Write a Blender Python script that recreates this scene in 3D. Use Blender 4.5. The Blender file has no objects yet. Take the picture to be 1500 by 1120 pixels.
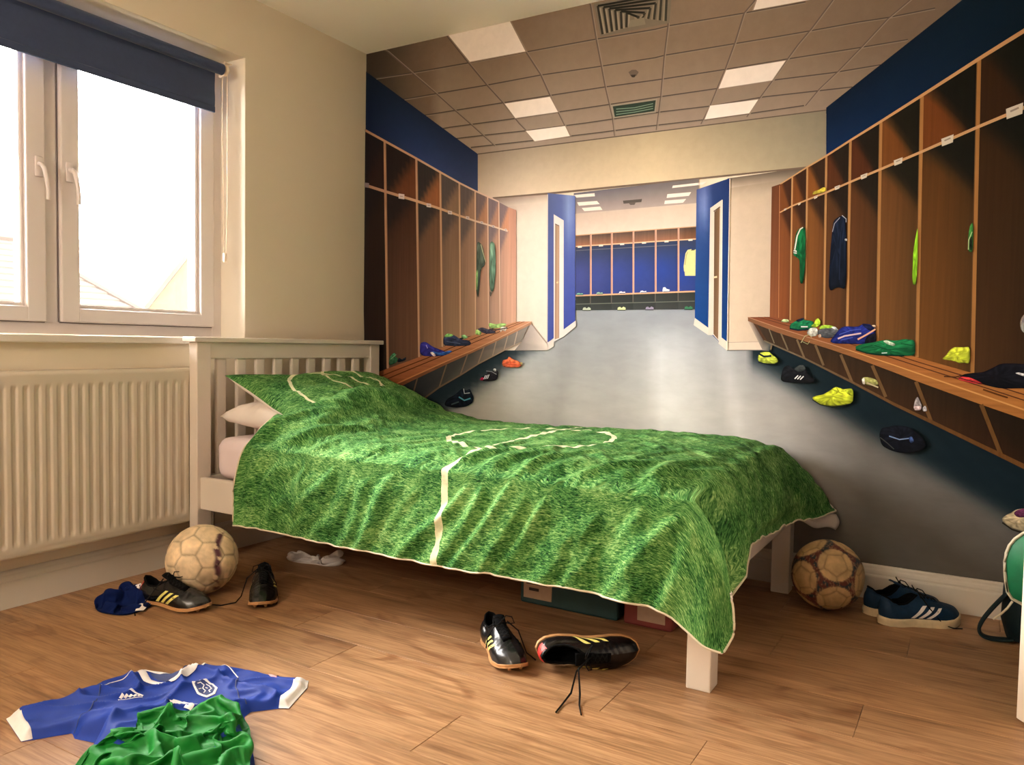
import bpy, bmesh, math, random
import numpy as np
from mathutils import Vector, Matrix
from mathutils.bvhtree import BVHTree

# ------------------------------------------------------------------ camera, light, exposure
S = bpy.context.scene
COL = S.collection
ROOM_H, ROOM_X, ROOM_Y = 2.16, 3.2, -4.3          # metres; corner of window wall and mural wall is the origin
CAM_F, CAM_YAW, CAM_PITCH, CAM_ROLL = 1150.387, 0.5353, -0.04747, 0.01716
CAM_LOC = Vector((2.50318, -2.84189, 0.81986))
def cam_axes():
    cy, sy, cp, sp = math.cos(CAM_YAW), math.sin(CAM_YAW), math.cos(CAM_PITCH), math.sin(CAM_PITCH)
    w = Vector((-sy*cp, cy*cp, sp)); r = Vector((cy, sy, 0)); u = r.cross(w)
    cr, sr = math.cos(CAM_ROLL), math.sin(CAM_ROLL)
    return cr*r + sr*u, -sr*r + cr*u, w
AX_R, AX_U, AX_W = cam_axes()
cam = bpy.data.cameras.new('camera'); cam.sensor_width = 36; cam.sensor_fit = 'HORIZONTAL'
cam.lens = CAM_F/1500*36; cam.clip_start = 0.02
camo = bpy.data.objects.new('camera', cam); COL.objects.link(camo)
m = Matrix((AX_R, AX_U, -AX_W)).transposed().to_4x4(); m.translation = CAM_LOC
camo.matrix_world = m; S.camera = camo

S.view_settings.view_transform = 'Standard'; S.view_settings.look = 'None'
S.view_settings.exposure = 0.42; S.view_settings.gamma = 1.0; S.view_settings.use_curve_mapping = False
S.cycles.use_denoising = True; S.cycles.max_bounces = 10; S.cycles.diffuse_bounces = 6
S.cycles.transparent_max_bounces = 12; S.cycles.sample_clamp_indirect = 8; S.cycles.caustics_reflective = False; S.cycles.caustics_refractive = False

wd = bpy.data.worlds.new('overcast_sky'); S.world = wd; wd.use_nodes = True
bg = wd.node_tree.nodes['Background']; bg.inputs[0].default_value = (1.0, 0.955, 0.895, 1); bg.inputs[1].default_value = 46.0
la = bpy.data.lights.new('window_portal', 'AREA'); la.shape = 'RECTANGLE'; la.size = 1.12; la.size_y = 1.40; la.cycles.is_portal = True
lo = bpy.data.objects.new('window_portal', la); COL.objects.link(lo); lo.location = (-0.25, -1.38, 1.375)
lo.rotation_euler = (0, math.radians(-90), 0)
la2 = la.copy(); la2.size = 1.18; la2.size_y = .82
lo2 = bpy.data.objects.new('window_portal', la2); COL.objects.link(lo2); lo2.location = (-0.25, -3.45, 1.33); lo2.rotation_euler = lo.rotation_euler
# an added second window and an added globe lamp, both unseen, fill the room

FILL_COLOUR, FILL_STRENGTH = (1.0, .88, .74, 1), 66.0

# ------------------------------------------------------------------ helpers
rnd = random.Random(7)
def lin(c):
    c = np.array(c, float)/255.0
    return np.where(c <= 0.04045, c/12.92, ((c+0.055)/1.055)**2.4)
def L4(c, g=1.0): return tuple(float(min(v*g, .97)) for v in lin(c)) + (1.0,)

class NT:
    def __init__(s, mat): s.t = mat.node_tree; s.n = s.t.nodes
    def add(s, kind, **kw):
        n = s.n.new(kind)
        for k, v in kw.items():
            if k.startswith('_'): setattr(n, k[1:], v)
            else:
                key = int(k[1:]) if k[0] == 'i' and k[1:].isdigit() else k.replace('__', ' ')
                if hasattr(v, 'is_linked') or isinstance(v, bpy.types.NodeSocket): s.t.links.new(v, n.inputs[key])
                else: n.inputs[key].default_value = v
        return n
    def link(s, a, b): s.t.links.new(a, b)
    def ramp(s, fac, stops, interp='LINEAR'):
        r = s.n.new('ShaderNodeValToRGB'); s.link(fac, r.inputs[0]); cr = r.color_ramp; cr.interpolation = interp
        while len(cr.elements) < len(stops): cr.elements.new(0.5)
        for e, (p, c) in zip(cr.elements, stops): e.position = p; e.color = c if len(c) == 4 else tuple(c)+(1,)
        return r.outputs[0]
    def math(s, op, a, b=None, clamp=False):
        n = s.n.new('ShaderNodeMath'); n.operation = op; n.use_clamp = clamp
        for i, v in enumerate([a, b]):
            if v is None: continue
            if isinstance(v, (int, float)): n.inputs[i].default_value = v
            else: s.link(v, n.inputs[i])
        return n.outputs[0]
    def mix(s, fac, a, b, blend='MIX'):
        n = s.n.new('ShaderNodeMix'); n.data_type = 'RGBA'; n.blend_type = blend
        for i, v in ((0, fac), (6, a), (7, b)):
            if isinstance(v, (int, float)): n.inputs[i].default_value = v
            elif isinstance(v, tuple): n.inputs[i].default_value = v
            else: s.link(v, n.inputs[i])
        return n.outputs[2]
    def coords(s, out='Object', scale=(1, 1, 1), rot=(0, 0, 0), loc=(0, 0, 0)):
        c = s.n.new('ShaderNodeTexCoord'); mp = s.n.new('ShaderNodeMapping')
        s.link(c.outputs[out], mp.inputs[0]); mp.inputs['Scale'].default_value = scale
        mp.inputs['Rotation'].default_value = rot; mp.inputs['Location'].default_value = loc
        return mp.outputs[0]
    def noise(s, vec, scale, detail=4, rough=.5, dist=0):
        n = s.n.new('ShaderNodeTexNoise'); s.link(vec, n.inputs['Vector'])
        n.inputs['Scale'].default_value = scale; n.inputs['Detail'].default_value = detail
        n.inputs['Roughness'].default_value = rough; n.inputs['Distortion'].default_value = dist
        return n.outputs['Fac']
    def bump(s, h, strength=.3, dist=.002):
        b = s.n.new('ShaderNodeBump'); b.inputs['Strength'].default_value = strength; b.inputs['Distance'].default_value = dist
        s.link(h, b.inputs['Height']); return b.outputs[0]

def new_mat(name):
    mt = bpy.data.materials.new(name); mt.use_nodes = True
    return mt, NT(mt), mt.node_tree.nodes['Principled BSDF']
def simple(name, rgb, rough=.5, var=.06, scale=8.0, bump=0.0, bscale=200.0, spec=.5, metal=0.0, sheen=0.0):
    mt, t, b = new_mat(name); c = L4(rgb)
    v = t.coords()
    f = t.noise(v, scale, 3)
    d = tuple(x*(1-var) for x in c[:3])+(1,); e = tuple(min(x*(1+var), 1) for x in c[:3])+(1,)
    t.link(t.ramp(f, [(.3, d), (.7, e)]), b.inputs['Base Color'])
    b.inputs['Roughness'].default_value = rough; b.inputs['Specular IOR Level'].default_value = spec
    b.inputs['Metallic'].default_value = metal; b.inputs['Sheen Weight'].default_value = sheen
    if bump: t.link(t.bump(t.noise(v, bscale, 3), bump, .001), b.inputs['Normal'])
    return mt

M = {}
M['cream'] = simple('cream_wall_paint', (224, 212, 190), .85, .02, 3, .15, 300, .2)
M['reveal'] = simple('glare_white_reveal', (246, 238, 224), .7, .02, 5)  # whiter than the cream reveal: window glare put into the colour
M['greywall'] = simple('light_absorbing_wall', (46, 50, 60), .85, .02, 3, .1, 300, .2)  # dark tone chosen to cut light bouncing off the unseen right wall
M['ceil'] = simple('white_ceiling_paint', (250, 245, 236), .9, .02, 2, .1, 300, .2)
M['gloss'] = simple('white_gloss_paint', (214, 208, 198), .35, .02, 5, .04, 120)
M['bedwhite'] = simple('cream_bed_paint', (216, 206, 194), .42, .02, 6, .05, 150)
M['rad'] = simple('radiator_enamel', (200, 190, 172), .38, .015, 4)
M['upvc'] = simple('white_upvc', (226, 218, 216), .3, .01, 4)
M['gasket'] = simple('grey_gasket', (110, 100, 100), .6, .05, 40)
M['door'] = simple('white_door_paint', (240, 228, 212), .4, .02, 5, .05, 100)
M['chrome'] = simple('brushed_chrome', (190, 185, 178), .22, .03, 30, 0, 0, .5, 1.0)
M['blind'] = simple('navy_blind_fabric', (54, 66, 96), .8, .05, 60, .25, 900, .2, 0, .2)
M['cord'] = simple('cream_plastic', (232, 214, 190), .5, .03, 30)
M['sheet'] = simple('lilac_white_sheet', (226, 212, 216), .85, .03, 14, .25, 40, .2)
M['cotton'] = simple('white_cotton', (232, 224, 218), .85, .03, 14, .3, 60, .2)
M['leather'] = simple('black_boot_leather', (16, 15, 17), .27, .25, 30, .45, 70)
M['lining'] = simple('black_boot_lining', (9, 9, 10), .9, .2, 60, .3, 500, .1)
M['lace'] = simple('black_lace', (12, 12, 13), .8, .2, 200, .3, 900, .2)
M['yellow'] = simple('pale_yellow_stripe', (226, 216, 120), .5, .05, 60)
M['red'] = simple('red_heel_patch', (190, 48, 40), .5, .08, 60)
M['gum'] = simple('tan_rubber_sole', (184, 136, 88), .55, .1, 60)
M['navyshoe'] = simple('petrol_blue_mesh', (10, 44, 72), .65, .15, 60, .3, 700, .3)
M['cream_sole'] = simple('cream_rubber_sole', (214, 196, 160), .55, .08, 60)
M['white'] = simple('white_print', (236, 232, 232), .6, .03, 80)
M['blue'] = simple('royal_blue_polyester', (8, 50, 148), .6, .12, 25, .25, 700, .3)
M['bluedark'] = simple('navy_badge_print', (24, 44, 104), .6, .05, 60)
M['pink'] = simple('pink_white_print', (226, 170, 176), .6, .05, 60)
M['green'] = simple('green_polyester', (12, 118, 40), .6, .12, 25, .25, 700, .3)
M['navycloth'] = simple('navy_cloth', (10, 26, 74), .85, .2, 30, .3, 400, .1)
M['bag_green'] = simple('green_bag_nylon', (16, 120, 78), .5, .12, 30, .3, 600)
M['bag_dark'] = simple('dark_teal_bag_nylon', (12, 32, 38), .7, .15, 30, .4, 600, .3)
M['piping'] = simple('cream_piping', (214, 205, 180), .6, .05, 60)
M['teal'] = simple('teal_storage_box', (24, 58, 60), .6, .1, 20)
M['redbox'] = simple('red_storage_box', (120, 48, 44), .6, .1, 20)
M['label'] = simple('beige_label', (176, 150, 128), .7, .05, 60)
M['ink'] = simple('dark_ink', (44, 32, 30), .7, .05, 60)
M['slatwood'] = simple('pale_pine', (196, 160, 110), .6, .1, 20)
M['rooftile'] = simple('dark_roof_tile', (40, 34, 30), .9, .12, 3, .2, 30, .2)
M['stone'] = simple('brown_brick_gable', (48, 41, 29), .9, .12, 6, .3, 20, .2)
M['bounce_ground'] = simple('pale_bounce_ground', (206, 202, 192), .95, .2, 2)  # unseen ground made pale to bounce daylight up to the ceiling

# laminate floor
mt, t, b = new_mat('oak_laminate'); M['laminate'] = mt
oi = t.add('ShaderNodeObjectInfo')
add = t.n.new('ShaderNodeVectorMath'); add.operation = 'MULTIPLY_ADD'
tc = t.n.new('ShaderNodeTexCoord'); cx = t.n.new('ShaderNodeCombineXYZ')
for i in range(3): t.link(oi.outputs['Random'], cx.inputs[i])
t.link(cx.outputs[0], add.inputs[0]); add.inputs[1].default_value = (37.0, 91.0, 13.0); t.link(tc.outputs['Object'], add.inputs[2])
def mp(scale):
    n = t.n.new('ShaderNodeMapping'); t.link(add.outputs[0], n.inputs[0]); n.inputs['Scale'].default_value = scale; return n.outputs[0]
g1 = t.noise(mp((1.6, 16, 1)), 1.6, 5, .6, .8)
g2 = t.noise(mp((5, 110, 1)), 1.5, 4, .6, .3)
g3 = t.noise(mp((2.5, 7, 1)), 1.5, 2, .5, 1.5)
c1 = t.ramp(g1, [(.25, L4((130, 97, 66))), (.5, L4((164, 126, 90))), (.75, L4((184, 145, 106)))])
c2 = t.ramp(g2, [(.35, L4((176, 150, 130))), (.6, (1, 1, 1, 1))])
c3 = t.ramp(g3, [(.30, L4((176, 140, 116))), (.45, (1, 1, 1, 1))])
cc = t.mix(.55, c1, c2, 'MULTIPLY'); cc = t.mix(.6, cc, c3, 'MULTIPLY')
hv = t.n.new('ShaderNodeHueSaturation'); t.link(cc, hv.inputs['Color'])
t.link(t.math('ADD', t.math('MULTIPLY', oi.outputs['Random'], .16), .92), hv.inputs['Value'])
t.link(hv.outputs[0], b.inputs['Base Color']); b.inputs['Roughness'].default_value = .42
b.inputs['Specular IOR Level'].default_value = .35
t.link(t.bump(g2, .12, .001), b.inputs['Normal'])
M['subfloor'] = simple('dark_joint', (52, 32, 18), .9, .1, 20)

# glass
mt, t, b = new_mat('window_glass'); M['glass'] = mt
out = t.n['Material Output']; tr = t.n.new('ShaderNodeBsdfTransparent'); gl = t.n.new('ShaderNodeBsdfGlossy'); gl.inputs['Roughness'].default_value = .02
mx = t.n.new('ShaderNodeMixShader'); fr = t.n.new('ShaderNodeFresnel'); fr.inputs[0].default_value = 1.3
t.link(fr.outputs[0], mx.inputs[0]); t.link(tr.outputs[0], mx.inputs[1]); t.link(gl.outputs[0], mx.inputs[2]); t.link(mx.outputs[0], out.inputs[0])

# grass printed cotton; white pitch markings drawn from the 'print' UV map
def grass_mat(name, marks):
    mt, t, b = new_mat(name)
    uv = t.n.new('ShaderNodeUVMap'); uv.uv_map = 'print'
    layers = None
    for k, (ang, sc) in enumerate([(.5, 1), (-.7, 1.1), (1.5, .9), (2.3, 1.2)]):
        mpn = t.n.new('ShaderNodeMapping'); t.link(uv.outputs[0], mpn.inputs[0])
        mpn.inputs['Rotation'].default_value = (0, 0, ang); mpn.inputs['Scale'].default_value = (60*sc, 300*sc, 1); mpn.inputs['Location'].default_value = (k*7.3, k*3.1, k)
        f = t.noise(mpn.outputs[0], 1.0, 2, .5, .9)
        layers = f if layers is None else t.math('MAXIMUM', layers, f)
    mp2 = t.n.new('ShaderNodeMapping'); t.link(uv.outputs[0], mp2.inputs[0]); mp2.inputs['Scale'].default_value = (9, 9, 1)
    big = t.noise(mp2.outputs[0], 1.0, 4, .6, .4)
    f = t.math('ADD', t.math('MULTIPLY', layers, .85), t.math('MULTIPLY', t.math('SUBTRACT', big, .5), .28))
    col = t.ramp(f, [(.36, L4((8, 34, 16))), (.45, L4((36, 90, 42))), (.53, L4((88, 140, 72))), (.64, L4((158, 196, 124)))])
    sx = t.n.new('ShaderNodeSeparateXYZ'); t.link(uv.outputs[0], sx.inputs[0])
    nz = t.noise(mp2.outputs[0], 3.0, 3, .6)
    wob = t.math('MULTIPLY', t.math('SUBTRACT', nz, .5), .009)
    mask = None
    for mk in marks:
        if mk[0] == 'vline':
            d = t.math('ABSOLUTE', t.math('ADD', t.math('SUBTRACT', sx.outputs[0], mk[1]), wob)); w = mk[2]
            if len(mk) > 3:   # only between v limits
                d = t.math('ADD', d, t.math('MULTIPLY', t.math('GREATER_THAN', t.math('ABSOLUTE', t.math('SUBTRACT', sx.outputs[1], mk[3])), mk[4]), 1.0))
        else:
            dx = t.math('SUBTRACT', sx.outputs[0], mk[1]); dy = t.math('SUBTRACT', sx.outputs[1], mk[2])
            r = t.math('SQRT', t.math('ADD', t.math('MULTIPLY', dx, dx), t.math('MULTIPLY', dy, dy)))
            d = t.math('ABSOLUTE', t.math('ADD', t.math('SUBTRACT', r, mk[3]), wob)); w = mk[4]
        mm = t.math('LESS_THAN', d, w)
        mask = mm if mask is None else t.math('MAXIMUM', mask, mm)
    if mask is not None:
        mask = t.math('MULTIPLY', mask, t.math('ADD', t.math('MULTIPLY', t.math('SUBTRACT', nz, .4), 1.2), .78, True), True)
        col = t.mix(mask, col, L4((226, 224, 190)))
    t.link(col, b.inputs['Base Color']); b.inputs['Roughness'].default_value = .85; b.inputs['Specular IOR Level'].default_value = .1
    mp3 = t.n.new('ShaderNodeMapping'); t.link(uv.outputs[0], mp3.inputs[0]); mp3.inputs['Scale'].default_value = (30, 18, 1)
    t.link(t.bump(t.noise(mp3.outputs[0], 1.0, 4, .6, 1.2), .5, .006), b.inputs['Normal'])
    return mt
M['grass'] = grass_mat('grass_print_cotton', [('vline', 1.215, .011), ('circle', 1.23, .62, .275, .009)])
M['grasspillow'] = grass_mat('grass_print_pillowcase', [('circle', .33, .27, .20, .007), ('circle', .50, .16, .12, .006), ('vline', .60, .005, .2, .2)])

# vertex colour materials
def vcol(name, rough=.7, amp=.0, scale=(1, 1, 1), ns=1.0, spec=.3, bump=0):
    mt, t, b = new_mat(name)
    at = t.n.new('ShaderNodeAttribute'); at.attribute_name = 'ink'
    col = at.outputs['Color']
    if amp:
        f = t.noise(t.coords('Object', scale), ns, 4, .6, .3)
        lo_, hi_ = 1-amp, 1+amp*.6
        col = t.mix(1.0, col, t.ramp(f, [(.3, (lo_, lo_, lo_, 1)), (.7, (hi_, hi_, hi_, 1))]), 'MULTIPLY')
        if bump: t.link(t.bump(f, bump, .001), b.inputs['Normal'])
    t.link(col, b.inputs['Base Color']); b.inputs['Roughness'].default_value = rough; b.inputs['Specular IOR Level'].default_value = spec
    return mt
M['ink_plain'] = vcol('mural_ink', .75, .05, (1, 1, 1), 30, .08)
M['ink_wood'] = vcol('mural_ink_wood_grain', .6, .15, (60, 1, 1.3), 1.5, .08)
M['ink_bench'] = vcol('mural_ink_bench_grain', .7, .2, (5, 1, 70), 1.2, .08)
M['ink_floor'] = vcol('mural_ink_floor', .7, .08, (3, 1, 8), 3, .08)
M['ballskin'] = vcol('worn_ball_skin', .5, .22, (1, 1, 1), 28, .3, .3)

def link(o, parent=None):
    COL.objects.link(o)
    if parent: o.parent = parent
    return o
def mesh_obj(name, verts, faces, mats, parent=None, smooth=False, mi=None):
    me = bpy.data.meshes.new(name); me.from_pydata([tuple(v) for v in verts], [], [tuple(f) for f in faces])
    for x in (mats if isinstance(mats, (list, tuple)) else [mats]): me.materials.append(x)
    if mi is not None: me.polygons.foreach_set('material_index', np.array(mi, dtype=np.int32))
    if smooth: me.polygons.foreach_set('use_smooth', [True]*len(me.polygons))
    me.update()
    return link(bpy.data.objects.new(name, me), parent)
def tag(o, label=None, cat=None, group=None, kind=None):
    if label: o['label'] = label
    if cat: o['category'] = cat
    if group: o['group'] = group
    if kind: o['kind'] = kind
    return o
def empty(name, loc=(0, 0, 0), rot=(0, 0, 0), **kw):
    o = bpy.data.objects.new(name, None); COL.objects.link(o); o.location = loc; o.rotation_euler = rot
    return tag(o, **kw)

class MB:
    """collects shapes in one bmesh"""
    def __init__(s): s.b = bmesh.new()
    def box(s, x0, x1, y0, y1, z0, z1, bev=0.0, seg=1, rot=None, about=None):
        r = bmesh.ops.create_cube(s.b, size=1.0); vs = r['verts']
        for v in vs: v.co = Vector(((x0+x1)/2+v.co.x*(x1-x0), (y0+y1)/2+v.co.y*(y1-y0), (z0+z1)/2+v.co.z*(z1-z0)))
        if bev:
            es = list({e for v in vs for e in v.link_edges})
            rr = bmesh.ops.bevel(s.b, geom=es, offset=bev, segments=seg, affect='EDGES', profile=.5)
            vs = list({v for f in rr['faces'] for v in f.verts} | {v for v in vs if v.is_valid})
        if rot is not None:
            c = Vector(about or (0, 0, 0))
            for v in vs: v.co = c + rot @ (v.co-c)
        return s
    def tube(s, pts, r, seg=8, taper=None, flat=1.0):
        pts = [Vector(p) for p in pts]; n = len(pts); rings = []
        up = Vector((0, 0, 1))
        for i, p in enumerate(pts):
            d = (pts[min(i+1, n-1)]-pts[max(i-1, 0)])
            if d.length < 1e-9: d = Vector((1, 0, 0))
            d.normalize()
            a = d.cross(up)
            if a.length < .05: a = d.cross(Vector((0, 1, 0)))
            a.normalize(); c = d.cross(a).normalized()
            rr = r*(taper(i/(n-1)) if taper else 1)
            rings.append([s.b.verts.new(p+a*rr*math.cos(2*math.pi*k/seg)+c*rr*flat*math.sin(2*math.pi*k/seg)) for k in range(seg)])
        for i in range(n-1):
            for k in range(seg):
                s.b.faces.new((rings[i][k], rings[i][(k+1) % seg], rings[i+1][(k+1) % seg], rings[i+1][k]))
        s.b.faces.new(rings[0][::-1]); s.b.faces.new(rings[-1])
        return s
    def prism(s, poly, axis, a, b_):
        """extrude a 2d polygon along axis between a and b_"""
        def P(u, v, w): return {'x': (w, u, v), 'y': (u, w, v), 'z': (u, v, w)}[axis]
        A = [s.b.verts.new(P(u, v, a)) for u, v in poly]; B = [s.b.verts.new(P(u, v, b_)) for u, v in poly]
        n = len(poly)
        s.b.faces.new(A); s.b.faces.new(B[::-1])
        for i in range(n): s.b.faces.new((A[i], B[i], B[(i+1) % n], A[(i+1) % n]))
        return s
    def lathe(s, prof, center=(0, 0, 0), seg=16, axis='z'):
        rings = []
        for r, z in prof:
            ring = []
            for k in range(seg):
                a = 2*math.pi*k/seg; q = (r*math.cos(a), r*math.sin(a), z)
                if axis == 'x': q = (z, q[0], q[1])
                if axis == 'y': q = (q[0], z, q[1])
                ring.append(s.b.verts.new(Vector(center)+Vector(q)))
            rings.append(ring)
        for i in range(len(rings)-1):
            for k in range(seg): s.b.faces.new((rings[i][k], rings[i][(k+1) % seg], rings[i+1][(k+1) % seg], rings[i+1][k]))
        s.b.faces.new(rings[0][::-1]); s.b.faces.new(rings[-1])
        return s
    def build(s, name, mat, parent=None, smooth=False):
        bmesh.ops.recalc_face_normals(s.b, faces=s.b.faces[:])
        me = bpy.data.meshes.new(name); s.b.to_mesh(me); s.b.free()
        me.materials.append(mat)
        if smooth:
            me.polygons.foreach_set('use_smooth', [True]*len(me.polygons))
            try: me.set_sharp_from_angle(angle=math.radians(40))
            except Exception: pass
        return link(bpy.data.objects.new(name, me), parent)

# numpy gradient noise
_pr = np.random.RandomState(3); _perm = np.concatenate([_pr.permutation(256)]*3); _ga = _pr.rand(256)*2*np.pi
def pn(x, y, seed=0):
    x = np.asarray(x, float); y = np.asarray(y, float)
    xi = np.floor(x).astype(int); yi = np.floor(y).astype(int); xf = x-xi; yf = y-yi
    def g(ix, iy, dx, dy):
        h = _ga[_perm[(_perm[(ix+seed*17) & 255]+(iy & 255)) & 511]]
        return np.cos(h)*dx+np.sin(h)*dy
    u = xf*xf*xf*(xf*(xf*6-15)+10); v = yf*yf*yf*(yf*(yf*6-15)+10)
    a = g(xi, yi, xf, yf)*(1-u)+g(xi+1, yi, xf-1, yf)*u
    b_ = g(xi, yi+1, xf, yf-1)*(1-u)+g(xi+1, yi+1, xf-1, yf-1)*u
    return a*(1-v)+b_*v
def ridge(x, y, seed=0): return 1-np.abs(pn(x, y, seed))*2.6
def sstep(x): x = np.clip(x, 0, 1); return x*x*(3-2*x)

def settle(P, grow, iters, grav=0.0, floor=None, N=None, inner=-.01, outer=.05, pin=None, bend=.25, kb=(2, 3, 4), w=.33, damp=.9, hold=0.0):
    """relax a grid of cloth points whose rest lengths exceed the given layout by grow=(along i, along j): it buckles into folds"""
    P0 = P.copy(); Vv = np.zeros_like(P); types = []
    gm = (grow[0]+grow[1])/2
    for di, dj, g_ in ((1, 0, grow[0]), (0, 1, grow[1]), (1, 1, gm), (1, -1, gm)):
        types.append((di, dj, g_, 1.0, False))
    for k in kb:
        types.append((k, 0, grow[0]*.985, bend, True)); types.append((0, k, grow[1]*.985, bend, True))
    def sl(A, di, dj):
        n, m = A.shape[:2]
        if dj >= 0: return A[:n-di, :m-dj], A[di:, dj:]
        return A[:n-di, -dj:], A[di:, :m+dj]
    rest = []
    for di, dj, g_, k_, one in types:
        a, b_ = sl(P0, di, dj); rest.append(np.linalg.norm(b_-a, axis=-1)*g_)
    for it in range(iters):
        Q = P.copy(); P = P+Vv*damp
        if grav: P[..., 2] -= grav
        for sub in range(2):
            D = np.zeros_like(P)
            for (di, dj, g_, k_, one), r in zip(types, rest):
                a, b_ = sl(P, di, dj); d = b_-a; l = np.linalg.norm(d, axis=-1)+1e-9
                e = (l-r)/l*.5*k_
                if one: e = np.minimum(e, 0)
                c = d*e[..., None]; Da, Db = sl(D, di, dj); Da += c; Db -= c
            P = P+D*w
            if hold: P += (P0-P)*hold
            if pin is not None: P = P*(1-pin[..., None])+P0*pin[..., None]
            if floor is not None: P[..., 2] = np.maximum(P[..., 2], floor)
            if N is not None:
                q = ((P-P0)*N).sum(-1); f = np.clip(q, inner, outer)-q; P = P+N*f[..., None]
        Vv = P-Q
    return P
# ------------------------------------------------------------------ room shell
WY0, WY1, WZ0, WZ1 = -2.06, -.700, .828, 1.920       # window opening in the left wall
T = .30
VY0, VY1, VZ0, VZ1 = -3.85, -3.05, .75, 1.92  # opening for the added fill window
mb = MB(); mb.box(-T, 0, VY1, T, -.05, WZ0-.024); mb.box(-T, 0, VY1, T, WZ1, ROOM_H)
mb.box(-T, 0, VY0, VY1, -.05, VZ0); mb.box(-T, 0, VY0, VY1, VZ1, ROOM_H); mb.box(-T, 0, ROOM_Y, VY0, -.05, ROOM_H)
mb.box(-T, 0, WY1, T, WZ0-.024, WZ1); mb.box(-T, 0, VY1, WY0, WZ0-.024, WZ1)
tag(mb.build('wall_left', M['cream']), 'cream painted wall with the window recess', kind='structure')
tag(MB().box(0, ROOM_X+T, 0, T, -.05, ROOM_H).build('wall_back', M['cream']), 'wall behind the bed that carries the mural', kind='structure')
tag(MB().box(ROOM_X, ROOM_X+T, ROOM_Y, 0, -.05, ROOM_H).build('wall_right', M['greywall']), kind='structure')  # out of view; kept dark so the bed foot gets less bounce
tag(MB().box(-T, ROOM_X+T, ROOM_Y-T, ROOM_Y, -.05, ROOM_H).build('wall_front', M['cream']), kind='structure')
tag(MB().box(-T, ROOM_X+T, ROOM_Y-T, T, ROOM_H, ROOM_H+.1).build('ceiling', M['ceil']), 'plain off-white ceiling', kind='structure')
fl = tag(MB().box(-T, ROOM_X+T, ROOM_Y-T, T, -.06, -.0085).build('floor', M['subfloor']), 'oak laminate floor of long planks', kind='structure')

# planks: pitch .1835, rows counted from a joint at y = -1.0616
PW, PL = .1832, .962
proto = {}
def plank_mesh(w, l):
    key = (round(w, 3), round(l, 3))
    if key not in proto:
        mb = MB(); mb.box(0.0004, l-.0004, .0004, w-.0004, -.008, 0, .0007)
        me_o = mb.build('plank', M['laminate']); me = me_o.data; bpy.data.objects.remove(me_o); proto[key] = me
    return proto[key]
offs = {-1: 1.343, 0: 1.800, 1: 1.084, 2: 1.55, -2: .80, -3: 2.05}
for r in range(-7, 19):
    y1 = -1.0616-PW*r; y0 = y1-PW
    if y1 < ROOM_Y or y0 > 0: continue
    y0c, y1c = max(y0, ROOM_Y), min(y1, 0)
    if y1c-y0c < .01: continue
    o = offs.get(r, (r*.37) % PL)
    x = o-PL*math.ceil(o/PL)
    while x < ROOM_X:
        x0, x1 = max(x, 0), min(x+PL, ROOM_X)
        if x1-x0 > .02:
            ob = bpy.data.objects.new('plank', plank_mesh(y1c-y0c, x1-x0)); link(ob, fl); ob.location = (x0, y0c, 0)
        x += PL

# skirting boards
SK = [(0, 0), (0, .113), (.005, .113), (.008, .108), (.0085, .101), (.011, .096), (.0125, .088), (.012, .082), (.016, .079), (.0175, .075), (.0175, 0)]
mb = MB(); mb.prism([(x, z) for x, z in SK], 'y', ROOM_Y, -.0175); tag(mb.build('baseboard_left', M['gloss']), kind='structure')
mb = MB(); mb.prism([(-x, z) for x, z in SK], 'x', 0, ROOM_X); tag(mb.build('baseboard_back', M['gloss']), kind='structure')
mb = MB(); mb.prism([(ROOM_X-x, z) for x, z in SK], 'y', ROOM_Y, -.0175); tag(mb.build('baseboard_right', M['gloss']), kind='structure')

# unseen globe lamp added as warm fill light
lm = empty('fill_lamp', (.95, -3.80, ROOM_H), label='added warm globe lamp out of view, for fill light', cat='lamp')
MB().lathe([(.05, 0), (.05, -.02), (.012, -.03), (.012, -.52), (.05, -.53), (.05, -.55)], (0, 0, 0), 20).build('lamp_mount', M['gloss'], lm, True)
mt, t, b = new_mat('glowing_opal_glass'); b.inputs['Base Color'].default_value = (.9, .85, .8, 1); b.inputs['Emission Color'].default_value = FILL_COLOUR; b.inputs['Emission Strength'].default_value = FILL_STRENGTH
MB().lathe([(.05, -.545)]+[(.15*math.sin(a), -.68+.15*math.cos(a)) for a in np.linspace(.35, math.pi-.02, 14)], (0, 0, 0), 28).build('lamp_globe', mt, lm, True)
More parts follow.
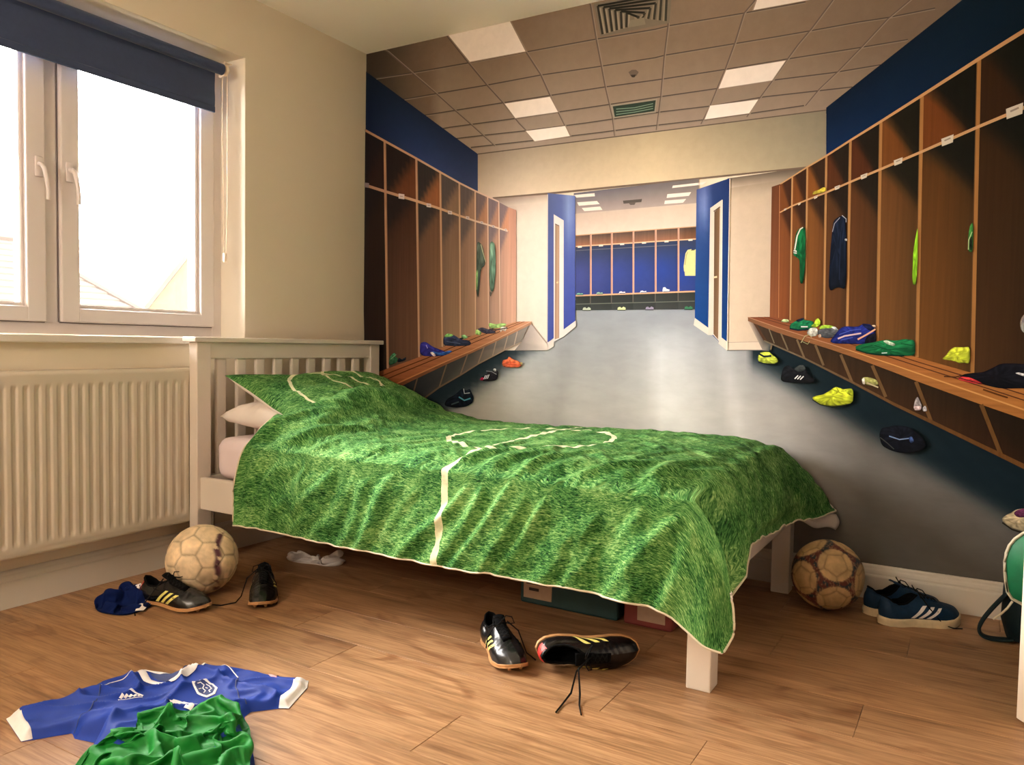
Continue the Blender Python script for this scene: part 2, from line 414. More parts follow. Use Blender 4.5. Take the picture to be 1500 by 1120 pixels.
# ------------------------------------------------------------------ window
win = empty('window_1', (0, 0, 0), kind='structure', label='white uPVC casement window with two sashes')
FX0, FX1 = -.215, -.140     # frame depth
mb = MB()
mb.box(FX0, FX1, WY0, WY0+.05, WZ0, WZ1, .003); mb.box(FX0, FX1, WY1-.047, WY1, WZ0, WZ1, .003)
mb.box(FX0, FX1-.0005, WY0+.05, WY1-.047, WZ0, WZ0+.045, .003); mb.box(FX0, FX1-.0005, WY0+.05, WY1-.047, WZ1-.05, WZ1, .003)
mb.box(FX0, FX1-.001, -1.400, -1.358, WZ0+.04, WZ1-.05, .003)
mb.build('window_frame', M['upvc'], win)
def sash(y0, y1, z0, z1, hy, side):
    w = .062; xs0, xs1 = -.205, -.122
    mb = MB()
    mb.box(xs0, xs1, y0, y0+w, z0, z1, .005, 2); mb.box(xs0, xs1, y1-w, y1, z0, z1, .005, 2)
    mb.box(xs0, xs1-.0005, y0+w-.004, y1-w+.004, z0, z0+.048, .005, 2); mb.box(xs0, xs1-.0005, y0+w-.004, y1-w+.004, z1-.052, z1, .005, 2)
    sh = mb.build('sash', M['upvc'], win)
    bd = MB()   # glazing bead and rubber line
    for (a0, a1, c0, c1) in ((y0+w-.002, y0+w+.012, z0+.05, z1-.05), (y1-w-.012, y1-w+.002, z0+.05, z1-.05), (y0+w, y1-w, z0+.046, z0+.060), (y0+w, y1-w, z1-.066, z1-.05)):
        bd.box(-.168, -.140, a0, a1, c0, c1, .004)
    bd.build('glazing_bead', M['upvc'], sh)
    gk = MB()
    for (a0, a1, c0, c1) in ((y0-.0035, y0, z0, z1), (y1, y1+.0035, z0, z1), (y0, y1, z0-.0035, z0)):
        gk.box(-.1405, -.1375, a0, a1, c0, c1)
    gk.build('gasket', M['gasket'], sh)
    MB().box(-.176, -.170, y0+w-.01, y1-w+.01, z0+.04, z1-.04).build('pane', M['glass'], sh)
    h = MB(); h.box(-.122, -.112, hy-.013, hy+.013, 1.335, 1.40, .004, 2)
    h.tube([(-.115, hy, 1.375), (-.098, hy, 1.372), (-.092, hy+side*.004, 1.36), (-.090, hy+side*.010, 1.33), (-.089, hy+side*.014, 1.29), (-.090, hy+side*.014, 1.262)], .0075, 10, lambda q: 1.1-.25*q)
    h.build('handle', M['upvc'], sh, True)
sash(-1.355, -.749, WZ0+.043, WZ1-.045, -1.328, 1)
sash(-2.008, -1.403, WZ0+.043, WZ1-.045, -1.428, 1)
sill = MB().box(-.14, .032, WY0, -.955, WZ0-.024, WZ0, .004, 2)
tag(sill.build('window_sill', M['gloss']), 'white painted board along the foot of the window', kind='structure')
mb = MB().box(-.14, 0, -.955, WY1, WZ0-.024, WZ0)
tag(mb.build('trim_1', M['gloss']), kind='structure')
tag(MB().box(-.140, -.0005, WY1-.003, WY1+.001, WZ0, WZ1).box(-.140, -.0005, WY0-.001, WY0+.003, WZ0, WZ1).build('glare_trim', M['reveal']), kind='structure')  # thin lining whose white stands in for daylight glare on the jambs
w2 = empty('fill_window', (0, 0, 0), kind='structure', label='added tall white window out of view, for fill light')  # unseen window added to bring in fill daylight
mb = MB()
mb.box(FX0, FX1, VY0, VY0+.06, VZ0, VZ1, .003); mb.box(FX0, FX1, VY1-.06, VY1, VZ0, VZ1, .003); mb.box(FX0, FX1-.001, VY0+.06, VY1-.06, VZ0, VZ0+.06, .003)
mb.box(FX0, FX1-.001, VY0+.06, VY1-.06, VZ1-.06, VZ1, .003); mb.box(FX0, FX1-.002, (VY0+VY1)/2-.03, (VY0+VY1)/2+.03, VZ0+.05, VZ1-.05, .003)
mb.build('window_frame', M['upvc'], w2)
for a, b_ in ((VY0+.055, (VY0+VY1)/2-.028), ((VY0+VY1)/2+.028, VY1-.055)): MB().box(-.176, -.170, a, b_, VZ0+.055, VZ1-.055).build('pane', M['glass'], w2)
# roller blind
bl = empty('roller_blind', (-.045, -1.38, 1.86), label='navy roller blind pulled a little way down over the window', cat='blind')
def lp(y, z, x=0): return (x, y+1.38, z-1.86)
mb = MB(); mb.lathe([(.021, -.66), (.021, .605)], (0, 0, 0), 20, 'y'); mb.build('roller_tube', M['blind'], bl, True)
mb = MB()
nn = 24
V = []; F = []
fy0, fy1 = -.65, .588
zt, zb = .004, -.150
prof = [(.0205*math.cos(a), .0205*math.sin(a)) for a in np.linspace(1.3, math.pi, 6)]
prof = [(-.0205, 0)]+[(-.0205+.001*math.sin(k), -.0145*k) for k in range(1, 11)]
mb.prism([(x-.0006, z) for x, z in prof]+[(x+.0006, z) for x, z in prof[::-1]], 'y', fy0, fy1)
mb.build('blind_fabric', M['blind'], bl)
MB().box(-.0245, -.0165, fy0, fy1, -.166, -.142, .002).build('hem_bar', M['blind'], bl)
mb = MB(); mb.box(-.022, .012, .606, .612, -.026, .030, .002); mb.lathe([(.019, .612), (.021, .616), (.021, .622), (.015, .625)], (0, 0, 0), 18, 'y'); mb.box(-.03, .012, .606, .642, .026, .030)
mb.build('bracket', M['cord'], bl, True)
mb = MB()
for dx in (-.014, .014): mb.tube([(dx, .618, 0), (dx, .618, -.25), (dx*.8, .621, -.5), (dx*.5, .618, -.70)], .0016, 5)
mb.box(-.008, .008, .612, .624, -.735, -.70, .003)
mb.build('pull_chain', M['cord'], bl)

# ------------------------------------------------------------------ radiator
RY0, RY1, RZ0, RZ1 = -2.20, -.935, .167, .716
ra = empty('radiator', (.0555, (RY0+RY1)/2, RZ0), label='cream panel radiator with vertical ribs on the wall under the window', cat='radiator')
oy, oz = (RY0+RY1)/2, RZ0
ny, nz = 500, 40
ys = np.linspace(RY0, RY1, ny); zs = np.concatenate([np.linspace(RZ0+.0, RZ0+.09, 16), np.linspace(RZ0+.1, RZ1-.1, 6), np.linspace(RZ1-.09, RZ1, 16)])
YY, ZZ = np.meshgrid(ys, zs, indexing='ij')
ph = (YY-RY0)/.0333
rib = sstep((np.cos(ph*2*np.pi)+.55)/.9)
win_ = sstep((ZZ-RZ0-.030)/.022)*sstep((RZ1-.036-ZZ)/.018)*sstep((YY-RY0-.02)/.01)*sstep((RY1-.02-YY)/.01)
XX = .0355-.0050*(1-rib)*win_
edge = np.minimum(np.minimum(ZZ-RZ0, RZ1-ZZ), np.minimum(YY-RY0, RY1-YY))
XX -= .006*(1-sstep(edge/.006))+0.002*np.exp(-((ZZ-RZ0-.012)/.004)**2)
V = np.stack([XX, YY-oy, ZZ-oz], -1).reshape(-1, 3)
nzz = len(zs)
F = [(i*nzz+j, (i+1)*nzz+j, (i+1)*nzz+j+1, i*nzz+j+1) for i in range(ny-1) for j in range(nzz-1)]
mesh_obj('front_panel', V, F, M['rad'], ra, True)
MB().box(.004, .030, RY0-oy+.001, RY1-oy-.001, .002, RZ1-RZ0-.003).build('radiator_body', M['rad'], ra)
mb = MB(); mb.box(-.052, .029, RY0-oy, RY1-oy, RZ1-RZ0-.004, RZ1-RZ0+.002, .002)
mb.build('top_grille', M['rad'], ra)
for s_ in (RY0-oy+.004, RY1-oy-.008):
    mb = MB(); mb.box(-.050, .004, s_, s_+.004, .01, RZ1-RZ0-.004); mb.build('side_panel', M['rad'], ra)
for yy in (RY0-oy+.2, RY1-oy-.2):
    MB().box(-.0515, -.045, yy-.015, yy+.015, .05, .5).build('bracket', M['rad'], ra)
mb = MB(); mb.tube([(0, RY1-oy-.005, .025), (0, RY1-oy+.035, .025), (0, RY1-oy+.035, .0), (0, RY1-oy+.035, -oz)], .0085, 10); mb.build('valve_pipe', M['chrome'], ra, True)
mb = MB(); mb.lathe([(.012, .0), (.019, .01), (.019, .055), (.014, .062)], (0, RY1-oy+.035, .03), 16); mb.build('valve_cap', M['cord'], ra, True)

# ------------------------------------------------------------------ door leaf at the right edge
dr = empty('door_1', (2.606, -.779, 0), (0, 0, math.atan2(-.81, .58)), kind='structure', label='white door standing open at the right, its free edge nearest the mural')
MB().box(0, .74, 0, .036, .006, 1.98, .002).build('door_leaf', M['door'], dr)
mb = MB()
for (x0, x1, z0, z1) in ((.10, .64, .18, .82), (.10, .64, 1.0, 1.82)):
    mb.box(x0, x1, -.006, .001, z0, z0+.02, .002); mb.box(x0, x1, -.006, .001, z1-.02, z1, .002)
    mb.box(x0, x0+.02, -.006, .001, z0, z1, .002); mb.box(x1-.02, x1, -.006, .001, z0, z1, .002)
mb.build('panel_moulding', M['door'], dr)
mb = MB(); mb.lathe([(.024, 0), (.024, -.006), (.010, -.010), (.009, -.028), (.022, -.036), (.026, -.046), (.022, -.056), (.010, -.060)], (.05, 0, .885), 20, 'y')
mb.build('door_knob', M['chrome'], dr, True)
# ------------------------------------------------------------------ printed photo mural on the back wall
# Drawn as flat coloured shapes lying on the wall. Outlines are given in image pixels and laid
# onto the wall plane by projecting them through the scene camera.
PRINT_GAIN = (.88, .94, 1.04)
def on_wall(u, v):
    d = AX_W + AX_R*((u-750)/CAM_F) - AX_U*((v-560)/CAM_F)
    k = -CAM_LOC.y/d.y
    return CAM_LOC.x+k*d.x, CAM_LOC.z+k*d.z
class Mural:
    def __init__(s): s.v = []; s.f = []; s.c = []; s.m = []; s.k = 0
    def put(s, pts, cols, faces, kind):
        o = len(s.v); y = -.0012-.000022*s.k; s.k += 1
        for (u, w), c in zip(pts, cols):
            x, z = on_wall(u, w); s.v.append((x, y, z))
            a = lin(c)*np.array(PRINT_GAIN)*np.array(((.80, .74, .64) if u > 1000 else (1.12, 1.12, 1.12)) if kind == 1 else (1, 1, 1)); s.c.append(tuple(np.clip(a, 0, .93)))  # left wood inks lifted: window haze put into the print colour
        for f in faces: s.f.append(tuple(o+i for i in f)); s.m.append(kind)
    def poly(s, pts, col, kind=0):
        cols = [col]*len(pts) if not isinstance(col[0], (tuple, list)) else col
        s.put(pts, cols, [tuple(range(len(pts)))], kind)
    def quad(s, p, c, kind=0, n=4, m=None, fn=None):
        """p: tl, tr, br, bl; c: matching colours; fn(a, b, colour, u, v) may adjust"""
        m = m or n; P = [np.array(q, float) for q in p]
        if not isinstance(c[0], (tuple, list)): c = [c]*4
        Cc = [np.array(q, float) for q in c]; pts = []; cols = []
        for j in range(m+1):
            b = j/m
            for i in range(n+1):
                a = i/n
                q = (P[0]*(1-a)+P[1]*a)*(1-b)+(P[3]*(1-a)+P[2]*a)*b
                cc = (Cc[0]*(1-a)+Cc[1]*a)*(1-b)+(Cc[3]*(1-a)+Cc[2]*a)*b
                if fn: cc = np.clip(fn(a, b, cc, q[0], q[1]), 0, 255)
                pts.append(tuple(q)); cols.append(tuple(cc))
        fs = [(j*(n+1)+i, j*(n+1)+i+1, (j+1)*(n+1)+i+1, (j+1)*(n+1)+i) for j in range(m) for i in range(n)]
        s.put(pts, cols, fs, kind)
    def line(s, pts, w, col, kind=0):
        """polyline with width(s) w"""
        n = len(pts); ws = w if isinstance(w, (list, tuple)) else [w]*n
        L = []; R = []
        for i, (x, y) in enumerate(pts):
            x0, y0 = pts[max(i-1, 0)]; x1, y1 = pts[min(i+1, n-1)]
            d = math.hypot(x1-x0, y1-y0) or 1; nx, ny = -(y1-y0)/d, (x1-x0)/d
            L.append((x+nx*ws[i]/2, y+ny*ws[i]/2)); R.append((x-nx*ws[i]/2, y-ny*ws[i]/2))
        cols = col if isinstance(col[0], (tuple, list)) else [col]*n
        s.put(L+R, list(cols)*2, [(i, i+1, n+i+1, n+i) for i in range(n-1)], kind)
def lerp2(a, b, t): return (a[0]+(b[0]-a[0])*t, a[1]+(b[1]-a[1])*t)
def lerpc(a, b, t): return tuple(a[i]+(b[i]-a[i])*t for i in range(3))
def interp(tab, x):
    return float(np.interp(x, [t[0] for t in tab], [t[1] for t in tab]))
W_ = Mural()
top_y = lambda u: 79.5-.2236*(u-534)-1.5
bot_y = lambda u: 824.2+.1309*(u-1259)+2.0
# ---- floor of the printed room
def floorfn(a, b, c, u, v):
    c = np.array(c, float)
    # pale vertical reflections of walls and lamps
    for cx_, w_, g in ((770, 26, 16), (985, 40, 20), (830, 14, -10), (1062, 12, 14), (1100, 14, -6), (900, 30, -3), (740, 18, 10), (965, 12, 8)):
        k = cx_+(u-935)*0
        fade = min(1, max(0, (v-470)/40))*min(1, max(0, (720-v)/120))
        c += 1.5*g*math.exp(-((u-cx_-(cx_-935)*(v-520)/700)/w_)**2)*fade
    # broad shadow along the right hand bench
    ln = 585+(u-1190)*.60     # lower edge of the shadow under the bench
    if u > 1100:
        k = 1/(1+math.exp((v-ln)/7.0)); c = c*(1-k)+np.array((16, 30, 36))*k
    if u < 800:
        ln = 612-(u-640)*.72
        k = 1/(1+math.exp((v-ln)/6.0)); c = c*(1-k)+np.array((26, 40, 48))*k*.9+np.array((60, 60, 60))*k*.1
    c += 3*float(pn(u*.02, v*.06, 2))+3.5*float(pn((u-935)/(1+(v-430)/260)*.12, v*.012, 3))
    return c
W_.quad([(520, 440), (1530, 440), (1530, 872), (520, 720)], [(132, 134, 136), (140, 138, 136), (86, 90, 88), (60, 70, 74)], 2, 90, 44,
        fn=lambda a, b, c, u, v: floorfn(a, b, np.array(lerpc(lerpc((150, 152, 156), (186, 178, 168), min(1, max(0, (v-455)/150))), (104, 98, 90), min(1, max(0, (u-1120)/150))*min(1, max(0, (v-500)/60)))), u, v))
# ---- suspended ceiling
def ceilfn(a, b, c, u, v):
    c = np.array((128, 106, 86), float)
    c = c*(1-.50*math.exp(-((u-535)/75)**2))
    k = min(1, max(0, (v-60)/140)); c = c*(1-k)+np.array((154, 134, 116))*k if u > 640 else c
    c = c*(1-.10*min(1, max(0, (u-1150)/200)))
    c += 2.5*float(pn(u*.05, v*.05, 5))
    return c
W_.quad([(530, 60), (1530, -170), (1530, 125), (530, 255)], (120, 100, 84), 0, 60, 26, fn=ceilfn)
gl = (84, 70, 60); gh = (146, 124, 104)
across = [[(535, 118), (555, 113.8), (605, 106.3), (640, 100.3), (687, 92), (777, 75), (870, 58), (960, 43), (982, 37.5), (1090, 19.3), (1180, 3)],
 [(560, 150), (605, 143), (640, 137), (712, 125), (790, 110.4), (878, 97.5), (960, 84.6), (974, 81), (1077, 63.9), (1137, 54), (1185.4, 45.6), (1260, 32), (1300, 26), (1370, 12)],
 [(600, 172), (640, 166), (734, 151), (886, 127.5), (972, 115.7), (1062, 101.8), (1152, 86.8), (1257, 70.3), (1330, 58)],
 [(640, 190), (659, 186.5), (747, 174.7), (893, 153), (970, 141.4), (1051, 129.7), (1133, 117.4), (1221, 106.5), (1290, 95)],
 [(660, 204), (710.7, 198), (768.6, 191.8), (860, 180), (968, 164), (1036.4, 156), (1119, 142), (1197, 133.3), (1248.6, 127.5)],
 [(690, 216), (780, 206), (880, 194), (940, 186), (1030, 175.7), (1100.7, 166), (1178, 154.7)]]
depth = [[(560, 72), (567.5, 75), (605, 107.5), (640, 137.5), (666, 161), (690, 182), (725, 213.8)],
 [(655, 52), (685, 90), (713.8, 125), (737.5, 151), (760, 180), (786, 207)], [(747, 32), (770, 75), (792, 109), (807, 142.5), (818, 165), (835, 199.3)],
 [(862, 4), (865, 6.4), (873.6, 58), (881, 96.4), (886.5, 126.5), (897, 171.5), (900.4, 199.3)],
 [(981, -12), (980.7, 0), (978.6, 38.6), (973, 83.6), (968, 141.4), (961.4, 190.7)],
 [(1111, -10), (1107, 0), (1090, 20), (1077, 62), (1062, 103), (1051, 128.6), (1040.7, 154), (1026.8, 182)],
 [(1226, -10), (1220.7, 0), (1188.6, 42.9), (1169, 66), (1150, 92), (1132, 118), (1111.5, 145.7), (1094, 171.5)],
 [(1340, -6), (1334, 0), (1300, 28.6), (1263, 68.6), (1228.6, 104), (1200, 131), (1180, 155)]]
for k, l in enumerate(across):
    W_.line([(u, v) for u, v in l], [1.7]*len(l), (80, 68, 60)); W_.line([(u, v+1.6) for u, v in l], [1.1]*len(l), (136, 118, 102))
for l in depth:
    W_.line(l, [2.6-1.4*i/(len(l)-1) for i in range(len(l))], (98, 82, 72)); W_.line([(u+1.8, v) for u, v in l], [1.2]*len(l), (142, 124, 108))
lampc = (250, 232, 216)
for q in ([(657, 51.6), (747.4, 31.6), (770, 75.4), (688.6, 90.6)], [(739.7, 152), (805.7, 142), (817.5, 164), (755.3, 173)], [(770.7, 192), (828, 184.7), (835, 199.3), (783.6, 207)],
          [(1112, -8), (1250, -34), (1186, 0), (1104, 15)], [(1064, 103), (1151, 89), (1131, 118), (1053, 130)], [(1040.7, 155), (1110.8, 146), (1097.5, 166), (1032.6, 175)]):
    cx_ = sum(x for x, y in q)/4; cy_ = sum(y for x, y in q)/4
    W_.poly([(cx_+(x-cx_)*1.04, cy_+(y-cy_)*1.06) for x, y in q], (150, 128, 110)); W_.poly(q, lampc)
# square vent with nested fins, small vent, sensor
W_.poly([(870, 6), (985, -16), (981, 34), (880, 54)], (118, 104, 86))
for i in range(6):
    t_ = i/6.0; a_ = (876+8.5*i, 9+2*i); b_ = (977-8*i, -9+7*i); c_ = (975.4-8.5*i, 31-1*i); d_ = (883+7*i, 50.4-2*i)
    W_.line([(d_[0], d_[1]), a_], 3.4, (52, 48, 40)); W_.line([a_, b_], 3.2, (38, 36, 30)); W_.line([b_, c_], 3.4, (58, 54, 44))
    W_.line([(d_[0]+3.4, d_[1]-.5), (a_[0]+3.4, a_[1]+3)], 2.6, (150, 134, 112)); W_.line([(b_[0]-3.2, b_[1]+3), (c_[0]-3.2, c_[1])], 2.4, (138, 122, 100))
W_.poly([(924, 30), (944, 26), (946, 36), (920, 41)], (132, 118, 98))
W_.poly([(895, 154), (963, 144.7), (961, 165), (899, 173.6)], (150, 136, 116)); W_.poly([(898, 156), (961, 147), (959, 163), (901, 171.5)], (44, 56, 46))
for i in range(3): W_.line([(903, 160+4*i), (930, 158+3.2*i), (957, 152+3.6*i)], 1.2, (112, 132, 110))
W_.poly([(921, 106), (926, 102.5), (932, 102.5), (936, 106), (933, 111), (928, 114), (924, 111)], (104, 90, 76)); W_.poly([(924, 110), (932, 109.5), (930, 113.5), (926, 113.5)], (60, 50, 42))
# ---- blue walls above the lockers
W_.quad([(530, 100), (701, 226), (701, 282), (530, 191)], [(18, 28, 42), (36, 46, 76), (60, 70, 104), (16, 28, 56)], 0, 14, 8, fn=lambda a, b, c, u, v: c+np.array((8, 14, 30))*math.exp(-((u-620)/50)**2)*b)
W_.quad([(1210.5, 158), (1530, -95), (1530, 40), (1210.5, 232)], [(8, 24, 42), (6, 24, 34), (5, 22, 32), (14, 38, 76)], 0, 16, 8)
# ---- beam and white walls
W_.quad([(700.5, 226), (955, 194), (955, 269), (700.5, 292)], [(150, 132, 114), (182, 160, 126), (222, 196, 158), (214, 190, 166)], 0, 16, 8)
W_.quad([(955, 194), (1210.3, 161.5), (1210.3, 243), (955, 269)], [(182, 160, 126), (128, 118, 98), (152, 138, 112), (222, 196, 158)], 0, 16, 8)
W_.line([(700.5, 225.8), (955, 193.8), (1210.5, 161.5)], 1.6, (92, 78, 66))
W_.quad([(722, 289), (806, 282.5), (803, 513), (740, 513)], [(150, 128, 118), (216, 196, 174), (240, 222, 204), (238, 216, 200)], 0, 10, 16, fn=lambda a, b, c, u, v: c+(np.array((238, 216, 196))-c)*min(1, b*6)*.85)
W_.quad([(1066, 262), (1192, 243), (1130, 513), (1065, 513)], [(150, 130, 108), (112, 100, 84), (206, 180, 158), (226, 200, 176)], 0, 10, 16, fn=lambda a, b, c, u, v: c+(np.array((220-22*a, 194-20*a, 166-18*a))-c)*min(1, b*7)*.85)
for q in (([(756, 500), (803, 501), (803, 513), (756, 513)], (234, 214, 198)), ([(1065.4, 501.5), (1130, 500), (1130, 512.5), (1065.4, 513)], (222, 198, 174))):
    W_.poly(*q); W_.line([q[0][0], q[0][1]], 1.0, (182, 160, 144)); W_.line([q[0][3], q[0][2]], 1.2, (110, 104, 98))
# shade of the beam
W_.quad([(1066, 261.5), (1190, 244.2), (1160, 262), (1066, 276)], [(112, 96, 80), (92, 80, 68), (150, 132, 112), (196, 172, 148)], 0, 6, 4)
W_.quad([(722, 289.5), (804, 283.3), (804, 296), (745, 302)], [(128, 108, 98), (176, 150, 130), (222, 202, 180), (200, 178, 162)], 0, 6, 4)
W_.line([(723, 290), (803.6, 283.5), (960, 268.2), (1190, 244.5)], [2, 3, 3, 2.4], (112, 92, 76))
# ---- far room: ceiling, wall, lockers
W_.quad([(841, 283), (1024, 262), (1023, 299), (841, 314)], [(106, 100, 108), (112, 102, 96), (172, 152, 140), (178, 156, 144)], 0, 6, 4)
W_.quad([(843.7, 313), (1021, 297.5), (1021, 332), (843.7, 345)], [(200, 174, 156), (208, 184, 160), (222, 198, 176), (226, 202, 182)], 0, 4, 3)
for q in ([(841.1, 285.7), (871.4, 283), (872, 287.5), (845, 289.6)], [(846, 296.5), (875, 294.4), (879, 299), (848.5, 301.5)], [(852.8, 304.8), (879.7, 302.5), (883, 307.4), (856.5, 309.4)],
          [(986, 272), (1036, 266.5), (1030, 270.5), (985, 275.6)], [(978, 284.5), (1013, 281.5), (1009.5, 287), (977, 290)], [(974.5, 294), (1005.5, 291.5), (1001, 297), (973.5, 299)]): W_.poly(q, (246, 226, 208))
W_.poly([(913, 294), (941, 291.5), (940, 296), (914, 298.5)], (84, 74, 68)); W_.poly([(921, 297), (932, 296), (930, 300), (924, 300.3)], (96, 84, 76))
LX = [843.7, 865.8, 896.6, 928.2, 960.8, 994.2, 1021]
ft = lambda u: 345-(u-844)*(13.3/177); fs_ = lambda u: 361-(u-844)*(11/177); fb = lambda u: 432.6-(u-844)*(6.3/175); fl_ = lambda u: 445.4-(u-844)*(4.4/174); ff = lambda u: 454.4-(u-844)*(1.7/174)
for a_, b_ in zip(LX[:-1], LX[1:]):
    W_.quad([(a_, ft(a_)), (b_, ft(b_)), (b_, fs_(b_)), (a_, fs_(a_))], [(88, 70, 62), (72, 58, 50), (150, 98, 70), (154, 102, 76)], 1, 3, 3)
    r_ = (a_-844)/177
    W_.quad([(a_, fs_(a_)), (b_, fs_(b_)), (b_, fb(b_)), (a_, fb(a_))], [(56, 62, 76), (50, 58, 78), (46, 58, 116), (58, 66, 120)], 0, 4, 10,
            fn=lambda a, b, c, u, v: c+(np.array(lerpc((70, 76, 140), (28, 60, 150), r_))-c)*.85*math.exp(-((b-.58)/.38)**2)*(1-.6*a*a))
    W_.quad([(a_, fb(a_)), (b_, fb(b_)), (b_, ff(b_)), (a_, ff(a_))], [(52, 54, 50), (46, 46, 42), (56, 58, 56), (64, 66, 64)], 0, 2, 2)
W_.line([(843.7, fl_(844)), (1018, fl_(1018))], 1.2, (104, 106, 96))
W_.line([(843.7, fs_(844)+6), (994, fs_(994)+7)], 1.0, (110, 106, 112)); W_.line([(843.7, fs_(844)), (1021, fs_(1021))], 1.7, (226, 180, 142)); W_.line([(843.7, ft(844)), (1021, ft(1021))], 1.3, (200, 150, 110))
for u in LX[1:-1]:
    W_.line([(u, ft(u)), (u, fb(u))], 2.2, (190, 140, 118)); W_.line([(u+1.1, ft(u)), (u+1.1, fb(u))], .8, (226, 178, 148)); W_.line([(u-.3, fb(u)), (u-.3, fl_(u))], 1.5, (96, 88, 80))
W_.line([(843.7, fb(844)+.4), (1018.7, fb(1018.7)+.4)], 2.2, (212, 160, 122))
for u in (850, 881, 912, 944, 977, 1012): W_.poly([(u-3, fs_(u)), (u+3, fs_(u)-.3), (u+3, fs_(u)+2), (u-3, fs_(u)+2.4)], (236, 214, 196))
for u, c in ((850, (120, 176, 150)), (879, (150, 180, 150)), (912, (226, 214, 220)), (943, (214, 214, 226)), (976, (206, 214, 220))):
    W_.poly([(u-5, fb(u)), (u-4, fb(u)-3), (u-1, fb(u)-3.6), (u+1, fb(u)-2.4), (u+4, fb(u)-3.2), (u+5.5, fb(u))], c); W_.line([(u-4, fb(u)-.6), (u+5, fb(u)-.8)], 1, (50, 50, 62))
W_.poly([(972, 421), (975, 420.5), (977, 423), (981, 424), (982, 425.5), (971, 426)], (232, 236, 236))
for u, c in ((860, (190, 196, 170)), (911, (222, 226, 160)), (952, (150, 140, 160)), (1009, (60, 120, 84))):
    W_.poly([(u-6, ff(u)+.5), (u-5, ff(u)-3.5), (u-2, ff(u)-4.4), (u, ff(u)-2.6), (u+3, ff(u)-4.6), (u+6, ff(u)-3), (u+6, ff(u)+.6)], c); W_.line([(u-6, ff(u)+.4), (u+6, ff(u)+.4)], 1, (30, 34, 34))
W_.poly([(1004.8, 371), (1008, 366), (1013, 365), (1016, 367), (1021, 364.5), (1021, 404), (1004, 404), (1003.5, 398), (1002.5, 397), (1002, 390)], (214, 206, 140))
W_.line([(1004, 388), (1006, 374), (1008, 369)], .9, (150, 140, 90)); W_.line([(1013, 366.5), (1018, 366)], 1.2, (90, 80, 60))
# ---- blue door walls
W_.quad([(803, 283), (843.4, 287), (843.4, 470), (802.3, 502)], [(84, 92, 128), (92, 104, 158), (62, 74, 150), (66, 78, 148)], 0, 8, 12, fn=lambda a, b, c, u, v: c+np.array((46, 50, 40))*math.exp(-((a-.78)/.16)**2)*math.exp(-((b-.12)/.25)**2))
W_.poly([(802.3, 502), (812, 495.5), (812, 507), (802.3, 513)], (230, 212, 200)); W_.poly([(826.4, 482.5), (844, 469.5), (844.5, 477.5), (826.4, 493)], (226, 212, 202))
W_.poly([(812, 314), (826.6, 323), (826.4, 493), (812, 500)], (232, 214, 204)); W_.quad([(814, 328), (819.8, 330), (819.2, 495), (813.4, 497)], [(140, 112, 92), (196, 156, 122), (190, 146, 118), (150, 116, 96)], 1, 2, 4)
W_.line([(819.8, 331), (819.4, 495)], 1, (150, 120, 104)); W_.line([(814, 328), (820, 331)], 1.4, (120, 100, 90)); W_.poly([(816, 413), (819, 412), (819, 414.5), (816, 415)], (220, 190, 140))
W_.quad([(1021, 278), (1070, 261), (1066, 512), (1018.4, 466)], [(60, 74, 122), (28, 46, 92), (16, 58, 116), (18, 64, 128)], 0, 8, 12, fn=lambda a, b, c, u, v: c+np.array((70, 66, 66))*math.exp(-((a-.22)/.16)**2)*math.exp(-((b-.14)/.16)**2))
W_.poly([(1018.5, 465.6), (1038.2, 480), (1038, 490.5), (1016.7, 476)], (224, 208, 190)); W_.poly([(1056, 493), (1066, 500.6), (1065.4, 513), (1053, 503)], (228, 208, 188))
W_.poly([(1041, 305), (1058.5, 292.5), (1056.5, 503), (1052, 497.5), (1045.5, 490.5), (1038, 490.5)], (224, 204, 184)); W_.quad([(1047, 310.5), (1055.2, 304), (1052.6, 497), (1045.8, 489)], [(96, 74, 56), (150, 116, 84), (150, 118, 92), (124, 94, 72)], 1, 2, 4)
W_.line([(1046, 310), (1055.5, 303)], 1.6, (96, 80, 70)); W_.poly([(1046.5, 405), (1051, 404), (1051, 407), (1046.5, 407.5)], (224, 200, 156)); W_.line([(1058.7, 293), (1057, 496)], .9, (250, 232, 214))
W_.line([(803.2, 285), (802.4, 513)], 1.2, (200, 184, 178)); W_.line([(1069.8, 262), (1065.8, 512)], 1.2, (244, 226, 204))

